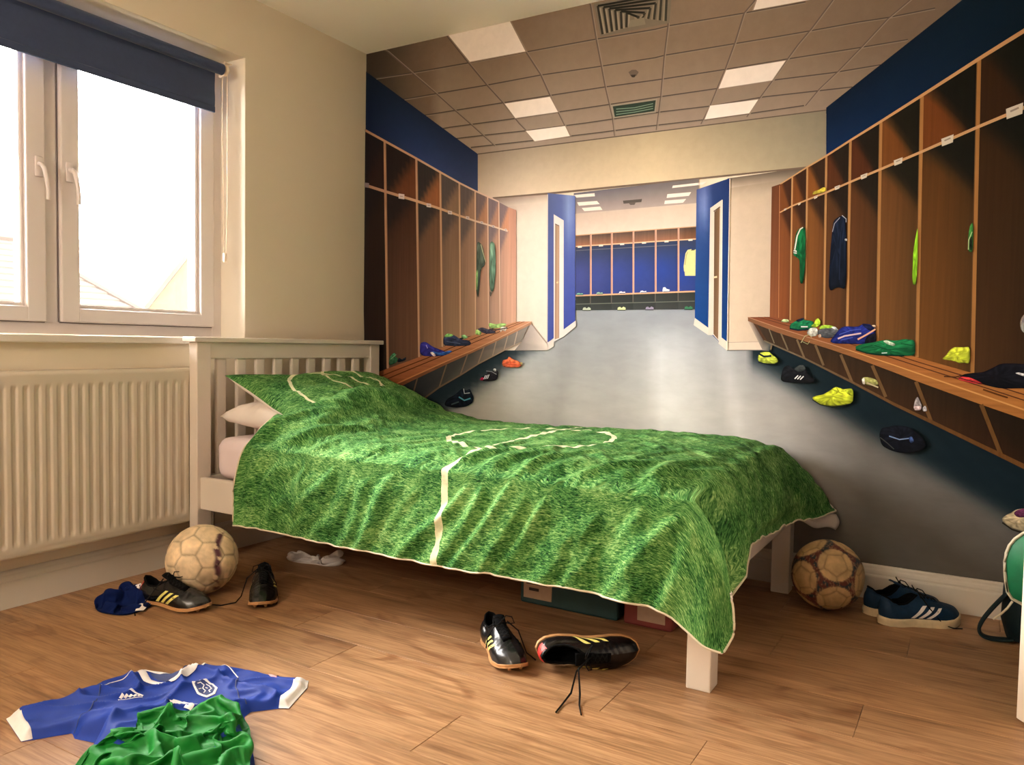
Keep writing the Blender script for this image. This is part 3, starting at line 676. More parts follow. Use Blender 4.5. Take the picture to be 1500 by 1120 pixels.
# ---- lockers, shared builder
def lockers(top, shelf, bot, xs_top, xs_bot, side, woods, dark, trim, tint):
    """xs: divider positions near -> far or far -> near in print order; side=+1: visible partition faces lie right of each opening (left bank)"""
    n = len(xs_top)
    for i in range(n-1):
        a0, b0 = xs_top[i], xs_top[i+1]; a1, b1 = xs_bot[i], xs_bot[i+1]
        am, bm = a0+(a1-a0)*.25, b0+(b1-b0)*.25
        wl = woods(i); dk = dark(i)
        # upper cubby: partition wood with a diagonal shade
        P = [(a0, top(a0)), (b0, top(b0)), (bm, shelf(bm)), (am, shelf(am))]
        if side > 0:
            W_.quad(P, [dk, dk, wl[0], dk], 1, 8, 6, fn=lambda a, b, c, u, v: np.array(lerpc(dk, wl[0], sstep((a*1.1+b*.9-.95)/.28))))
        else:
            W_.quad(P, [dk, dk, dk, wl[0]], 1, 8, 6, fn=lambda a, b, c, u, v: np.array(lerpc(dk, wl[0], sstep(((1-a)*1.15+b*.75-.85)/.28))))
        P = [(am, shelf(am)), (bm, shelf(bm)), (b1, bot(b1)), (a1, bot(a1))]
        if side > 0:
            W_.quad(P, [dk]*4, 1, 8, 22, fn=lambda a, b, c, u, v: np.array(lerpc(dk, lerpc(wl[1], wl[2], b), sstep((a*.85+b*3.2-.62)/.35)*(1-.35*(1-a)**2))))
        else:
            W_.quad(P, [dk]*4, 1, 8, 22, fn=lambda a, b, c, u, v: np.array(lerpc(dk, lerpc(wl[1], wl[2], b), sstep(((1-a)*.85+b*3.0-.62)/.35)*(1-.35*a**2))))
# left bank
lt = [(520, 184), (535, 191), (565, 207.5), (611.3, 233), (646.3, 253), (674.3, 268.8), (697.5, 280.5), (715.8, 288.8), (732, 296.3), (746, 303.8), (760, 308)]
lsf = [(520, 266.5), (535, 271), (565, 280.5), (611, 294.5), (646, 306), (674, 316), (697, 323.8), (716, 329.5), (732, 334.5), (745, 338.8)]
lbt = [(520, 560), (568, 540), (615, 523), (649, 508), (676, 494.5), (698, 490.5), (717, 482), (734, 479), (756.5, 472)]
fT = lambda u: interp(lt, u); fS = lambda u: interp(lsf, u); fB = lambda u: interp(lbt, u)
lx_t = [528, 565, 611.3, 646.3, 674.3, 697.5, 715.8, 732, 746]; lx_b = [536, 569.5, 615.5, 649.5, 676, 698, 717, 734, 747]
lw = [((42, 28, 26), (40, 28, 24), (40, 28, 24)), ((98, 56, 36), (66, 40, 30), (104, 72, 54)), ((140, 88, 56), (104, 74, 56), (140, 104, 78)), ((134, 106, 86), (126, 98, 80), (158, 124, 98)),
      ((150, 116, 96), (146, 114, 96), (176, 138, 112)), ((176, 124, 94), (166, 124, 102), (184, 142, 118)), ((176, 128, 104), (176, 132, 110), (188, 148, 126)), ((196, 136, 106), (190, 142, 118), (206, 158, 134))]
ld = [(30, 24, 26), (36, 28, 28), (50, 44, 44), (84, 74, 72), (100, 88, 86), (116, 98, 96), (122, 104, 106), (130, 108, 108)]  # left bank tones pale towards the middle with painted-in window haze
W_.quad([(744, 303), (757, 308), (757, 474), (745, 474)], [(188, 136, 112), (180, 130, 110), (206, 158, 134), (208, 160, 136)], 1, 3, 8)
lockers(fT, fS, fB, lx_t, lx_b, 1, lambda i: lw[i], lambda i: ld[i], None, None)
# right bank
rt = [(1143, 270.5), (1145.4, 269.8), (1161, 260), (1183, 246), (1211, 229.5), (1246, 207), (1290.5, 179.5), (1350.5, 141.5), (1434, 88), (1500, 47), (1530, 28)]
rs_ = [(1143, 311.5), (1161, 302), (1183, 293), (1210.5, 282.5), (1246, 267), (1290, 248.5), (1350, 223), (1434, 186), (1500, 158.5), (1530, 146)]
rb = [(1128, 465), (1143, 466), (1158, 470), (1180, 474), (1207, 479), (1241, 490), (1285, 505), (1343, 523), (1424, 546), (1510, 572), (1530, 578)]
gT = lambda u: interp(rt, u); gS = lambda u: interp(rs_, u); gB = lambda u: interp(rb, u)
rx_t = [1144, 1161, 1183, 1210.8, 1246, 1290.5, 1350.5, 1434, 1530]; rx_b = [1142, 1157.8, 1179.8, 1207, 1241, 1285, 1343, 1424, 1518]
rw = [((132, 76, 38), (138, 82, 44), (146, 82, 46)), ((128, 74, 34), (128, 78, 38), (136, 82, 44)), ((140, 84, 38), (134, 84, 40), (138, 86, 44)), ((92, 50, 28), (92, 58, 32), (110, 70, 40)),
      ((88, 46, 26), (96, 58, 32), (106, 68, 38)), ((124, 74, 34), (112, 72, 38), (124, 84, 46)), ((120, 66, 30), (96, 60, 28), (120, 78, 38)), ((56, 34, 18), (60, 38, 20), (76, 50, 30))]
rdk = [(70, 40, 26), (60, 36, 24), (56, 36, 24), (36, 26, 20), (30, 24, 18), (26, 24, 16), (20, 20, 14), (18, 20, 14)]
W_.quad([(1131, 274), (1146, 269), (1143.5, 467), (1128, 466)], [(112, 66, 42), (110, 62, 38), (146, 86, 54), (150, 90, 58)], 1, 3, 8); W_.line([(1142.5, 272), (1141, 466)], .9, (180, 120, 76))
lockers(gT, gS, gB, rx_t, rx_b, -1, lambda i: rw[i], lambda i: rdk[i], None, None)
# edges of partitions, top rails and shelf rails
def edge_cols(i, n, a, b): return lerpc(a, b, i/max(n-1, 1))
for i, (a, b_) in enumerate(zip(lx_t[1:-1], lx_b[1:-1])):
    c = edge_cols(i, 7, (170, 128, 96), (232, 196, 168)); w = 3.8-2.2*i/6
    W_.line([(a, fT(a)), (b_, fB(b_))], w, c, 1); W_.line([(a+w*.4, fT(a)), (b_+w*.4, fB(b_))], w*.25, lerpc(c, (90, 60, 46), .5))
W_.line([(u, v-.5) for u, v in lt[:-2]], [3.6, 3.4, 3.2, 3, 2.8, 2.6, 2.4, 2.2, 2.0], [(168, 124, 88), (176, 130, 92), (196, 148, 112), (206, 160, 128), (214, 172, 142), (220, 182, 156), (222, 186, 162), (222, 186, 164), (220, 184, 162)])
W_.line(lsf, [4, 4, 4, 3.8, 3.4, 3, 2.6, 2.4, 2.2, 2.0], [(180, 136, 108)]*3+[(206, 164, 130)]*3+[(226, 194, 168)]*4)
for i, (a, b_) in enumerate(zip(rx_t[1:-1], rx_b[1:-1])):
    w = 2.4+4.2*(i/6)**1.3; c = edge_cols(i, 7, (206, 158, 108), (176, 124, 70))
    W_.line([(a, gT(a)), (b_, gB(b_))], w, c, 1); W_.line([(a-w*.42, gT(a)), (b_-w*.42, gB(b_))], w*.18, lerpc(c, (60, 38, 22), .6))
W_.line([(u, v-.8) for u, v in rt], [1.6, 1.6, 1.8, 2.2, 2.6, 3.0, 3.6, 4.2, 5.2, 6, 6.2], (196, 146, 96)); W_.line(rs_, [1.8, 2, 2.2, 2.6, 3, 3.4, 3.8, 4.4, 5, 5.2], (198, 150, 102))
for u, v, w in ((538, 271, 8), (589.5, 287.5, 8.5), (629.5, 300.7, 6.5), (660.5, 311.2, 6), (686.3, 319, 5), (707, 326, 4), (724, 331.7, 3.6), (742, 336.7, 3.4)):
    W_.poly([(u-w/2, v-w*.45), (u+w/2, v-w*.3), (u+w/2, v+w*.55), (u-w/2, v+w*.4)], (214, 196, 190) if u > 560 else (140, 124, 124)); W_.line([(u-w/4, v), (u+w/4, v+.5)], 1, (150, 130, 130))
for u, v, w in ((1151, 307, 4), (1171.5, 299, 4.5), (1195.5, 289, 6), (1227, 275, 8), (1266, 258.5, 10), (1316, 237, 13), (1388, 206, 18), (1486, 163, 25)):
    h = w*.5; W_.poly([(u-w/2, v-h*.2), (u+w/2, v-h*.95), (u+w/2-1, v+h*.35), (u-w/2+1, v+h*1.0)], (212, 196, 172)); W_.line([(u-w/4, v+h*.1), (u+w/4, v-h*.35)], h*.22, (150, 134, 118))
# ---- benches
def bench(front_t, front_b, back, cols_top, col_edge, rail, slants, boxc, wash):
    n = len(front_t)
    for i in range(n-1):
        a = i/(n-1); b_ = (i+1)/(n-1)
        W_.quad([back[i], back[i+1], front_t[i+1], front_t[i]], [lerpc(*cols_top, a), lerpc(*cols_top, b_), lerpc(*cols_top, b_), lerpc(*cols_top, a)], 3, 3, 3)
        W_.poly([front_t[i], front_t[i+1], front_b[i+1], front_b[i]], [lerpc(*col_edge, a), lerpc(*col_edge, b_), lerpc(*col_edge, b_), lerpc(*col_edge, a)], 3)
    for k in (.28, .55):
        W_.line([lerp2(back[i], front_t[i], k) for i in range(n)], [.7+1.0*abs(wash-i)/(n-1) for i in range(n)], lerpc(cols_top[0], (50, 26, 14), .55))
def rail_y(tab): return lambda u: interp(tab, u)
# left bench
lf_t = [(545, 579), (600, 553.7), (654.4, 529.3), (690, 514.3), (729, 496.5), (780, 470.6)]
lf_b = [(545, 588), (600, 560), (654.4, 534), (690, 518), (729, 499.8), (779.5, 475)]
lbk = [(536, 552), (568, 540), (615, 523), (650, 508), (694, 491), (757, 471)]
lrail = [(590, 600), (620.6, 584.6), (645, 566.8), (676, 549), (702, 532.7), (722.8, 521.8), (742.5, 511.5), (765, 501)]
rl = rail_y(lrail)
W_.poly([(545, 586), (600, 558), (690, 516), (779, 474), (773, 482), (765, 501)]+[(u, v) for u, v in lrail[::-1][1:]]+[(545, 625)], [(30, 34, 36), (34, 36, 38), (70, 68, 68), (132, 122, 116), (150, 138, 128), (140, 128, 118)]+[lerpc((150, 132, 118), (24, 30, 34), k/6) for k in range(7)]+[(14, 22, 28)])
W_.poly([(779, 474), (765, 501), (755, 513), (803, 513), (803, 504)], [(186, 168, 158), (150, 136, 128), (140, 128, 122), (214, 196, 182), (232, 212, 196)])
bench(lf_t, lf_b, lbk, ((128, 68, 34), (214, 150, 112)), ((96, 50, 26), (190, 136, 104)), None, None, None, 5)
W_.line([(u, v) for u, v in lf_t], [2, 1.8, 1.4, 1.2, 1, .8], [(176, 108, 58), (186, 118, 68), (196, 130, 84), (206, 146, 104), (222, 170, 134), (228, 182, 150)])
for k, ((a, b_), (c, d)) in enumerate([((759.3, 485.3), (754.6, 505)), ((745.3, 491.8), (739.6, 512.5)), ((728.4, 499.3), (722.8, 521.8)), ((710.6, 507.8), (701.8, 532.1)), ((686.6, 518.5), (676, 548)), ((655.7, 533.5), (645, 566.8)), ((613, 553.7), (605.6, 580))]):
    W_.line([(a, b_), (c, d)], 1.4+.12*k, lerpc((190, 166, 148), (96, 74, 56), k/6))
W_.line(lrail[::-1], [1.6, 1.6, 1.8, 2, 2.2, 2.4, 2.6, 2.8], [lerpc((180, 156, 136), (74, 54, 40), k/7) for k in range(8)])
# right bench
rf_t = [(1096.4, 464.4), (1138, 479), (1180, 492.5), (1218.6, 504.3), (1262, 518.5), (1310, 534.5), (1342, 545.5), (1437, 578), (1530, 610)]
rf_b = [(1096.4, 470), (1138, 486.5), (1180, 500), (1218.6, 512), (1262, 527), (1310, 545), (1342, 557.5), (1437, 592), (1530, 624)]
rbk = [(1130, 464), (1146, 466), (1180, 474), (1207, 479), (1241, 490), (1285, 505), (1343, 523), (1424, 546), (1530, 578)]
rrail = [(1119.7, 498.7), (1180, 525), (1248, 559), (1310, 591.5), (1364, 617), (1466, 666), (1530, 697)]
W_.poly([(1099, 470), (1142, 487), (1219, 511), (1342, 556), (1437, 590), (1530, 622)]+rrail[::-1], [(70, 58, 48), (62, 46, 34), (56, 38, 24), (46, 32, 20), (38, 28, 18), (32, 24, 16), (40, 26, 16), (56, 34, 20), (62, 40, 24), (66, 42, 26), (66, 44, 28), (68, 48, 34), (64, 50, 38)], 1)
W_.poly([(1096.4, 470), (1103.5, 472), (1119.7, 498.7), (1130, 503), (1128, 514), (1118, 513)], [(190, 164, 144), (120, 100, 86), (84, 78, 72), (60, 66, 66), (60, 70, 70), (150, 136, 122)])
W_.poly([(1103.7, 472), (1109, 474), (1126, 502), (1119.7, 499.5)], (86, 58, 40), 1)
bench(rf_t, rf_b, rbk, ((128, 70, 44), (176, 112, 52)), ((128, 84, 56), (170, 108, 50)), None, None, None, 0)
W_.line(rf_t, [.9, 1, 1.1, 1.2, 1.3, 1.5, 1.8, 2.2, 2.4], [(176, 126, 92)]*4+[(206, 146, 82)]*5)
for k, ((a, b_), (c, d)) in enumerate([((1127, 481), (1135, 502.7)), ((1144.7, 488), (1155, 512.3)), ((1168, 497), (1179, 524.4)), ((1195, 505), (1207, 535)), ((1232, 519), (1248.4, 559)), ((1278, 535), (1298, 581)), ((1342, 558.6), (1364, 616)), ((1437.3, 592), (1466, 665))]):
    W_.line([(a, b_), (c, d)], 1.5+.65*k, lerpc((130, 116, 96), (112, 78, 42), k/7), 1)
W_.line(rrail, [2.0, 2.4, 3.2, 4.2, 5, 6.5, 7.5], [(122, 112, 96), (116, 98, 78), (112, 86, 60), (110, 78, 46), (108, 74, 40), (112, 74, 38), (112, 74, 38)], 1)
# ---- kit on benches, hooks and floor
def item(pts, col, hi=None, hicol=None):
    P_ = [(float(a), float(b_)) for a, b_ in pts]
    for _ in range(2):
        q = []
        for i in range(len(P_)):
            a, b_ = P_[i], P_[(i+1) % len(P_)]; q += [lerp2(a, b_, .2), lerp2(a, b_, .8)]
        P_ = q
    cx_ = sum(a for a, b_ in P_)/len(P_); cy_ = sum(b_ for a, b_ in P_)/len(P_); n = len(P_); h_ = max(b_ for a, b_ in P_)-min(b_ for a, b_ in P_)+1e-6
    rings = (1.0, .86, .66, .42, .2); V_ = []; C_ = []
    for k, r_ in enumerate(rings):
        for (a, b_) in P_:
            x, y = cx_+(a-cx_)*r_, cy_+(b_-cy_)*r_
            sh = (.62 if k == 0 else .95)-.42*(y-cy_)/h_*(1.0 if k < 3 else .8)+.55*float(pn(x*.21+3, y*.27, 14))+.35*float(pn(x*.5, y*.55, 15))
            V_.append((x, y)); C_.append(tuple(min(255, max(0, c*min(1.35, max(.35, sh))+(6 if sh > 1.1 else 0))) for c in col))
    V_.append((cx_, cy_)); C_.append(col)
    F_ = [(k*n+i, k*n+(i+1) % n, (k+1)*n+(i+1) % n, (k+1)*n+i) for k in range(4) for i in range(n)]+[(4*n+i, 4*n+(i+1) % n, 5*n) for i in range(n)]
    W_.put(V_, C_, F_, 0)
    for h in (hi or []): W_.line(h, 1.2, hicol)
item([(571, 536), (572, 524), (576, 518), (581, 516), (580, 522), (585, 524), (583, 531)], (56, 108, 72), [[(574, 526), (582, 519)]], (110, 160, 110)); item([(583, 531), (586, 523), (590, 527), (597, 522), (596, 528)], (24, 34, 44))
item([(616.5, 521), (617, 502), (625, 500), (636, 508), (650, 513), (657, 516), (656, 520), (640, 522)], (50, 48, 138), [[(626, 505), (628, 510)]], (170, 160, 220)); item([(630, 516), (636, 514), (648, 517), (660, 513), (665, 514), (658, 519), (640, 521)], (46, 96, 176)); item([(631, 516), (636, 515), (641, 521), (637, 522)], (236, 206, 206))
item([(651, 506), (651, 494), (658, 489), (668, 491), (676, 497), (688, 498), (692, 502), (690, 506), (670, 507)], (56, 66, 98), [[(656, 500), (676, 503)]], (84, 98, 132)); item([(652, 492), (657, 488), (666, 490), (664, 493), (654, 494)], (140, 210, 120)); item([(676, 492), (682, 489.5), (688, 494), (682, 497)], (140, 206, 140))
item([(698, 490), (698, 483), (703, 482), (707, 486), (706, 491)], (176, 226, 128)); item([(700, 482), (708, 479), (716, 482), (727, 484), (728, 488), (712, 489)], (84, 78, 96))
item([(717, 477), (718, 472.5), (728, 475), (737, 473), (744, 474), (741, 479), (728, 481), (720, 481)], (176, 214, 128)); item([(733, 482), (737, 478), (745, 479), (742, 486), (737, 483), (735, 487)], (230, 214, 196)); W_.line([(719, 482), (729, 483), (745, 480)], 1.6, (80, 66, 66))
item([(700, 356), (703, 354), (709, 360), (713, 388), (706, 394), (704, 420), (702, 438), (699, 425)], (84, 96, 84), [[(706, 358), (713, 384)]], (190, 186, 150)); item([(699, 396), (702, 394), (701, 424), (699, 428)], (130, 176, 110))
item([(718.5, 358), (722, 353), (727, 358), (728, 395), (725, 428), (718.5, 426)], (112, 146, 122)); item([(718.5, 427), (723, 426), (720, 436)], (100, 92, 84))
item([(737, 533), (738, 527), (745, 526), (747, 521.5), (753, 526), (762, 529), (767, 534), (762, 538), (745, 538), (739, 537)], (244, 112, 72), [[(742, 533), (756, 534)], [(748, 527), (750, 532)]], (214, 84, 54)); item([(764, 530), (767, 531), (766, 535), (763, 533)], (220, 190, 120))
item([(704, 557), (708, 551), (714, 548), (718, 542), (722, 545), (727, 540), (732, 544), (731, 553), (728, 557), (715, 558.5)], (34, 32, 40)); item([(704, 556), (707, 552), (711, 553), (709, 558)], (190, 40, 80))
for k in range(3): W_.line([(710.5+2.6*k, 555-.4*k), (713+2.6*k, 549.5-.6*k)], 1.2, (236, 232, 236))
item([(724, 540), (728, 539), (729, 544), (725, 544)], (226, 224, 226)); W_.line([(714, 543), (722, 544), (729, 548)], 1.0, (140, 140, 146))
item([(652, 594), (656, 584), (668, 578), (679, 568), (684, 572), (690, 569), (693, 575), (696, 582), (694, 590), (685, 595), (668, 597)], (20, 28, 40)); W_.line([(674, 581), (682, 586), (691, 583)], 2.0, (84, 150, 170)); W_.line([(681, 569), (682, 576), (690, 575)], 1.2, (190, 196, 200)); W_.line([(663, 592), (674, 588)], 2.0, (60, 74, 74))
# right bank kit
item([(1163, 369), (1166, 344), (1170, 336), (1176, 333), (1181, 334), (1181, 380), (1177.5, 416), (1172, 415), (1172.5, 382), (1169, 378), (1162.5, 374)], (14, 92, 48), [[(1177, 345), (1175, 408)]], (10, 70, 36)); W_.line([(1165, 366), (1168.5, 346), (1173, 336), (1177, 333.5)], 1.8, (222, 220, 200)); item([(1163, 366), (1168, 367), (1168, 373), (1162.5, 371)], (220, 220, 206)); W_.line([(1163, 369), (1168, 370)], .8, (30, 80, 50))
item([(1221, 325), (1226, 320), (1233, 316), (1240, 320), (1241, 425), (1228, 420), (1214, 428), (1216, 380), (1219, 345)], (18, 26, 42), [[(1232, 340), (1230, 410)]], (28, 38, 58)); W_.line([(1220, 340), (1223, 328), (1231, 319)], 1, (150, 150, 160)); W_.line([(1234, 316), (1240, 321), (1240, 326)], 1.1, (176, 176, 180)); item([(1238, 350), (1241.5, 350), (1241.5, 353.5), (1238, 353)], (196, 190, 180))
item([(1190, 286), (1192, 281), (1200, 279), (1206, 275), (1210.5, 275), (1210.5, 281), (1200, 284)], (214, 190, 62))
item([(1336.5, 417), (1337.5, 372), (1341, 350), (1345, 329), (1344, 400), (1341.5, 418)], (142, 200, 38)); item([(1417.5, 369), (1418.5, 343), (1421, 330), (1426, 325), (1425.5, 370)], (58, 120, 50)); item([(1420, 366), (1420.5, 350), (1424.5, 345), (1424.5, 367)], (28, 40, 24)); W_.line([(1418.5, 366), (1419, 352), (1424, 340)], 1.2, (190, 206, 140))
item([(1144, 472), (1148, 467), (1156, 468), (1157, 472)], (176, 190, 130))
item([(1157, 482), (1158, 475), (1166, 470), (1178, 467), (1180, 469), (1192, 470), (1194, 478), (1186, 483), (1170, 483)], (24, 112, 68)); item([(1166, 469), (1178, 465), (1179, 468), (1170, 472)], (20, 34, 50)); W_.line([(1157.5, 481), (1170, 483.5), (1188, 482)], 2.2, (18, 34, 44)); W_.line([(1174, 478.5), (1184, 478.5)], 1.6, (226, 226, 216))
item([(1188, 478), (1193, 474), (1196, 467), (1200, 466), (1203, 471), (1202, 476), (1195, 480)], (176, 206, 54)); item([(1200, 480), (1205, 476), (1217, 476), (1224, 479), (1220, 482), (1203, 483)], (160, 200, 60))
item([(1182, 488), (1186, 481), (1194, 479), (1199, 482), (1198, 492), (1188, 493)], (206, 200, 184)); item([(1198, 484), (1206, 481), (1222, 480), (1230, 484), (1228, 492), (1212, 496), (1199, 492)], (86, 86, 88)); item([(1199, 490), (1203, 489), (1204, 494), (1200, 495)], (206, 170, 140)); item([(1217, 479), (1224, 478), (1229, 483), (1226, 484)], (214, 214, 206))
W_.line([(1174, 502), (1180, 492), (1186, 490), (1190, 494)], .9, (176, 170, 120)); W_.line([(1176, 500), (1184, 504), (1187, 499)], .8, (160, 160, 110))
item([(1216, 500), (1222, 492), (1232, 480), (1240, 477.5), (1256, 479), (1266, 474), (1276, 475), (1283, 484), (1283, 503), (1262, 504), (1238, 503.5), (1222, 503)], (30, 40, 116), [[(1230, 490), (1246, 484), (1262, 482)], [(1232, 498), (1250, 494)]], (70, 84, 160)); item([(1262, 474), (1270, 474), (1283, 480), (1283, 488), (1270, 482)], (20, 26, 60)); W_.line([(1228, 496), (1238, 492), (1262, 488)], 2.2, (214, 180, 176)); W_.line([(1257, 497), (1270, 490), (1283, 482)], 2.4, (224, 164, 128)); item([(1277, 476), (1283, 476), (1283.5, 480), (1280, 479)], (222, 184, 150)); item([(1270, 492), (1284, 486), (1284, 504), (1266, 504)], (18, 16, 24))
item([(1253, 511), (1255, 506), (1268, 503), (1281, 501), (1288, 499), (1300, 497), (1312, 499), (1326, 496), (1341, 498), (1341, 520), (1330, 521), (1310, 520), (1290, 521), (1270, 518)], (26, 112, 62), [[(1262, 510), (1280, 505), (1300, 512), (1330, 510)], [(1320, 503), (1338, 506)]], (14, 70, 40)); item([(1293, 499), (1300, 498), (1313, 504), (1310, 507), (1300, 504)], (196, 210, 176)); W_.line([(1254, 512), (1270, 517), (1300, 520), (1325, 521)], 2.0, (12, 44, 30)); W_.line([(1292, 517), (1300, 516.5)], 1.3, (220, 224, 214))
item([(1379, 526), (1386, 520), (1392, 512), (1398, 508), (1410, 508.5), (1421, 507.5), (1420.5, 533), (1412, 531), (1406, 532), (1396, 528)], (206, 214, 56), [[(1384, 525), (1400, 516), (1416, 514)], [(1402, 528), (1418, 524)]], (176, 186, 40))
item([(1402, 556), (1410, 548), (1422, 546), (1440, 545), (1455, 538), (1466, 532), (1486, 532), (1530, 534), (1530, 570), (1500, 568), (1466, 569), (1440, 563), (1425, 557)], (16, 16, 22)); item([(1402, 556), (1407, 551), (1420, 552), (1438, 560), (1440, 563), (1424, 561)], (196, 54, 54)); W_.line([(1404, 553), (1420, 557), (1436, 562)], 1.0, (30, 22, 26)); item([(1486, 546), (1492, 545), (1504, 548), (1504, 552), (1494, 549)], (230, 224, 216)); W_.line([(1383, 551), (1400, 552), (1410, 549)], 1.6, (70, 40, 22)); W_.line([(1440, 570), (1460, 577), (1476, 582)], 2.4, (92, 50, 20))
# printed footwear on the printed floor
item([(1111, 524), (1113, 517), (1118, 515.5), (1128, 515), (1133, 520), (1140, 525), (1141, 530), (1133, 533), (1118, 532), (1112, 529)], (196, 206, 70)); W_.line([(1113, 518), (1120, 522), (1131, 521)], 2.8, (28, 36, 40)); W_.line([(1112, 530), (1124, 533), (1136, 533)], 1.6, (24, 30, 32))
item([(1144, 555), (1148, 538), (1156, 534), (1164, 541), (1172, 537), (1180, 538), (1186, 550), (1196, 556), (1190, 561), (1160, 560), (1148, 559)], (20, 20, 24)); item([(1163, 541), (1170, 535), (1178, 534), (1182, 541), (1172, 545)], (60, 64, 62))
for k in range(3): W_.line([(1165+4*k, 554.5+.6*k), (1170+4*k, 549.5+.6*k)], 1.5, (236, 232, 222))
item([(1190, 582), (1194, 579.5), (1205, 578), (1216, 572), (1224, 566), (1232, 568), (1236, 570), (1248, 568), (1251, 573), (1250, 589), (1240, 592), (1222, 594.5), (1204, 593), (1195, 588)], (206, 214, 50), [[(1200, 584), (1220, 580), (1236, 584)], [(1220, 570), (1236, 577)], [(1226, 567), (1230, 574)]], (150, 160, 34)); W_.line([(1191, 585), (1202, 592), (1220, 596), (1240, 593)], 1.6, (34, 38, 26)); item([(1238, 570), (1250, 569), (1251, 580), (1242, 577)], (168, 180, 40))
item([(1262, 556), (1265, 552), (1274, 552), (1285, 556), (1288, 563), (1280, 565), (1269, 563)], (170, 166, 92)); item([(1263, 555), (1267, 552), (1268, 563), (1264, 562)], (226, 214, 196)); W_.line([(1270, 560), (1287, 567)], 2.0, (190, 170, 130)); item([(1338, 598), (1341, 584), (1345, 580), (1351, 594), (1350, 600), (1343, 600)], (150, 140, 136)); item([(1338, 594), (1350, 594), (1350, 600), (1340, 601)], (206, 176, 170)); item([(1352, 596), (1356, 593), (1359, 602), (1352, 602)], (206, 196, 190))
item([(1288, 636), (1292, 626), (1300, 625), (1312, 622), (1330, 624), (1340, 630), (1352, 640), (1358, 652), (1345, 662), (1320, 663), (1305, 659), (1292, 652)], (14, 16, 24)); W_.line([(1303, 638), (1318, 643), (1334, 641)], 1.6, (120, 140, 170)); item([(1331, 640), (1336, 638), (1340, 646), (1334, 649)], (56, 76, 120)); W_.line([(1290, 640), (1300, 648), (1310, 657)], 1.4, (60, 60, 56))
item([(1466, 760), (1472, 754), (1482, 749), (1490, 744), (1530, 742), (1530, 780), (1500, 778), (1480, 772)], (214, 190, 146)); item([(1484, 750), (1491, 745), (1510, 742), (1510, 756), (1490, 757)], (110, 50, 84)); W_.line([(1468, 764), (1482, 774), (1500, 780)], 2.2, (40, 36, 28)); W_.line([(1474, 760), (1486, 766), (1500, 766)], 1, (160, 140, 100))
# cut everything to the sheet that is pasted on the wall, above the skirting and up to the corner
me = bpy.data.meshes.new('wall_mural'); me.from_pydata(W_.v, [], W_.f)
for k_ in ('ink_plain', 'ink_wood', 'ink_floor', 'ink_bench'): me.materials.append(M[k_])
me.polygons.foreach_set('material_index', np.array(W_.m, dtype=np.int32))
at = me.attributes.new('ink', 'FLOAT_COLOR', 'POINT'); at.data.foreach_set('color', np.array([c+(1.0,) for c in W_.c], dtype=np.float32).ravel())
bmm = bmesh.new(); bmm.from_mesh(me)
for co, no in (((.0012, 0, 0), (-1, 0, 0)), ((3.0, 0, 0), (1, 0, 0)), ((0, 0, .1135), (0, 0, -1)), ((0, 0, ROOM_H-.001), (0, 0, 1))):
    bmesh.ops.bisect_plane(bmm, geom=bmm.verts[:]+bmm.edges[:]+bmm.faces[:], plane_co=co, plane_no=no, clear_outer=True)
for f in bmm.faces:
    if f.normal.y > 0: f.normal_flip()
bmm.to_mesh(me); bmm.free()
o = link(bpy.data.objects.new('wall_mural', me))
tag(o, 'photo mural of a blue and white football changing room with wooden lockers and benches', 'mural')
# ------------------------------------------------------------------ bed
bd = empty('single_bed', (1.06, -.54, 0), label='cream painted wooden single bed with slatted headboard', cat='bed')
BX, BY = 1.06, -.54
def bb(name, *bs, mat='bedwhite', bev=.003, parent=bd):
    mb = MB()
    for (x0, x1, y0, y1, z0, z1) in bs: mb.box(x0-BX, x1-BX, y0-BY, y1-BY, z0, z1, bev, 2)
    return mb.build(name, M[mat], parent)
HX0, HX1, HY0, HY1 = .092, .135, -1.028, -.047
bb('headboard_post', (HX0, HX1, HY0, HY0+.060, 0, .812)); bb('headboard_post', (HX0, HX1, HY1-.060, HY1, 0, .812))
bb('top_rail', (HX0+.006, HX1-.006, HY0+.058, HY1-.058, .752, .812))
bb('headboard_cap', (HX0-.016, HX1+.012, HY0-.016, HY1+.016, .812, .830))
bb('lower_rail', (HX0+.006, HX1-.006, HY0+.058, HY1-.058, .22, .33))
pit = .0905
for k in range(10):
    y = -.912+pit*k
    if y > HY1-.07: break
    bb('slat', (HX0+.014, HX1-.012, y-.022, y+.022, .328, .754), bev=.006)
bb('side_rail', (HX1-.001, 1.93, -1.015, -.992, .216, .330)); bb('side_rail', (HX1-.001, 1.93, -.083, -.060, .216, .330))
bb('foot_leg', (1.925, 1.985, -1.020, -.958, 0, .345)); bb('foot_leg', (1.925, 1.985, -.124, -.062, 0, .345))
bb('foot_rail', (1.942, 1.968, -.960, -.122, .222, .335))
for k in range(11): bb('bed_slat', (.22+.165*k, .29+.165*k, -.990, -.085, .300, .318), mat='slatwood', bev=0)

# mattress with its fitted sheet
def pill_box(name, x0, x1, y0, y1, z0, z1, r, mat, n=4):
    mb = MB(); mb.box(x0, x1, y0, y1, z0, z1, r, n); return mb.build(name, mat, None, True)
mt_ = pill_box('mattress', .150, 1.918, -.972, -.090, .319, .472, .045, M['sheet'], 5)
bmm = bmesh.new(); bmm.from_mesh(mt_.data); bmesh.ops.subdivide_edges(bmm, edges=[e for e in bmm.edges if e.calc_length() > .12], cuts=40, use_grid_fill=True)
for v in bmm.verts:
    if v.co.y < -.94 and v.co.z < .47:
        v.co.y += .006*float(pn(v.co.x*3, v.co.z*45, 4))+.004*float(pn(v.co.x*14+v.co.z*30, v.co.z*20, 8))
bmm.to_mesh(mt_.data); bmm.free()
tag(mt_, 'mattress in a lilac-white fitted sheet on the bed', 'mattress')

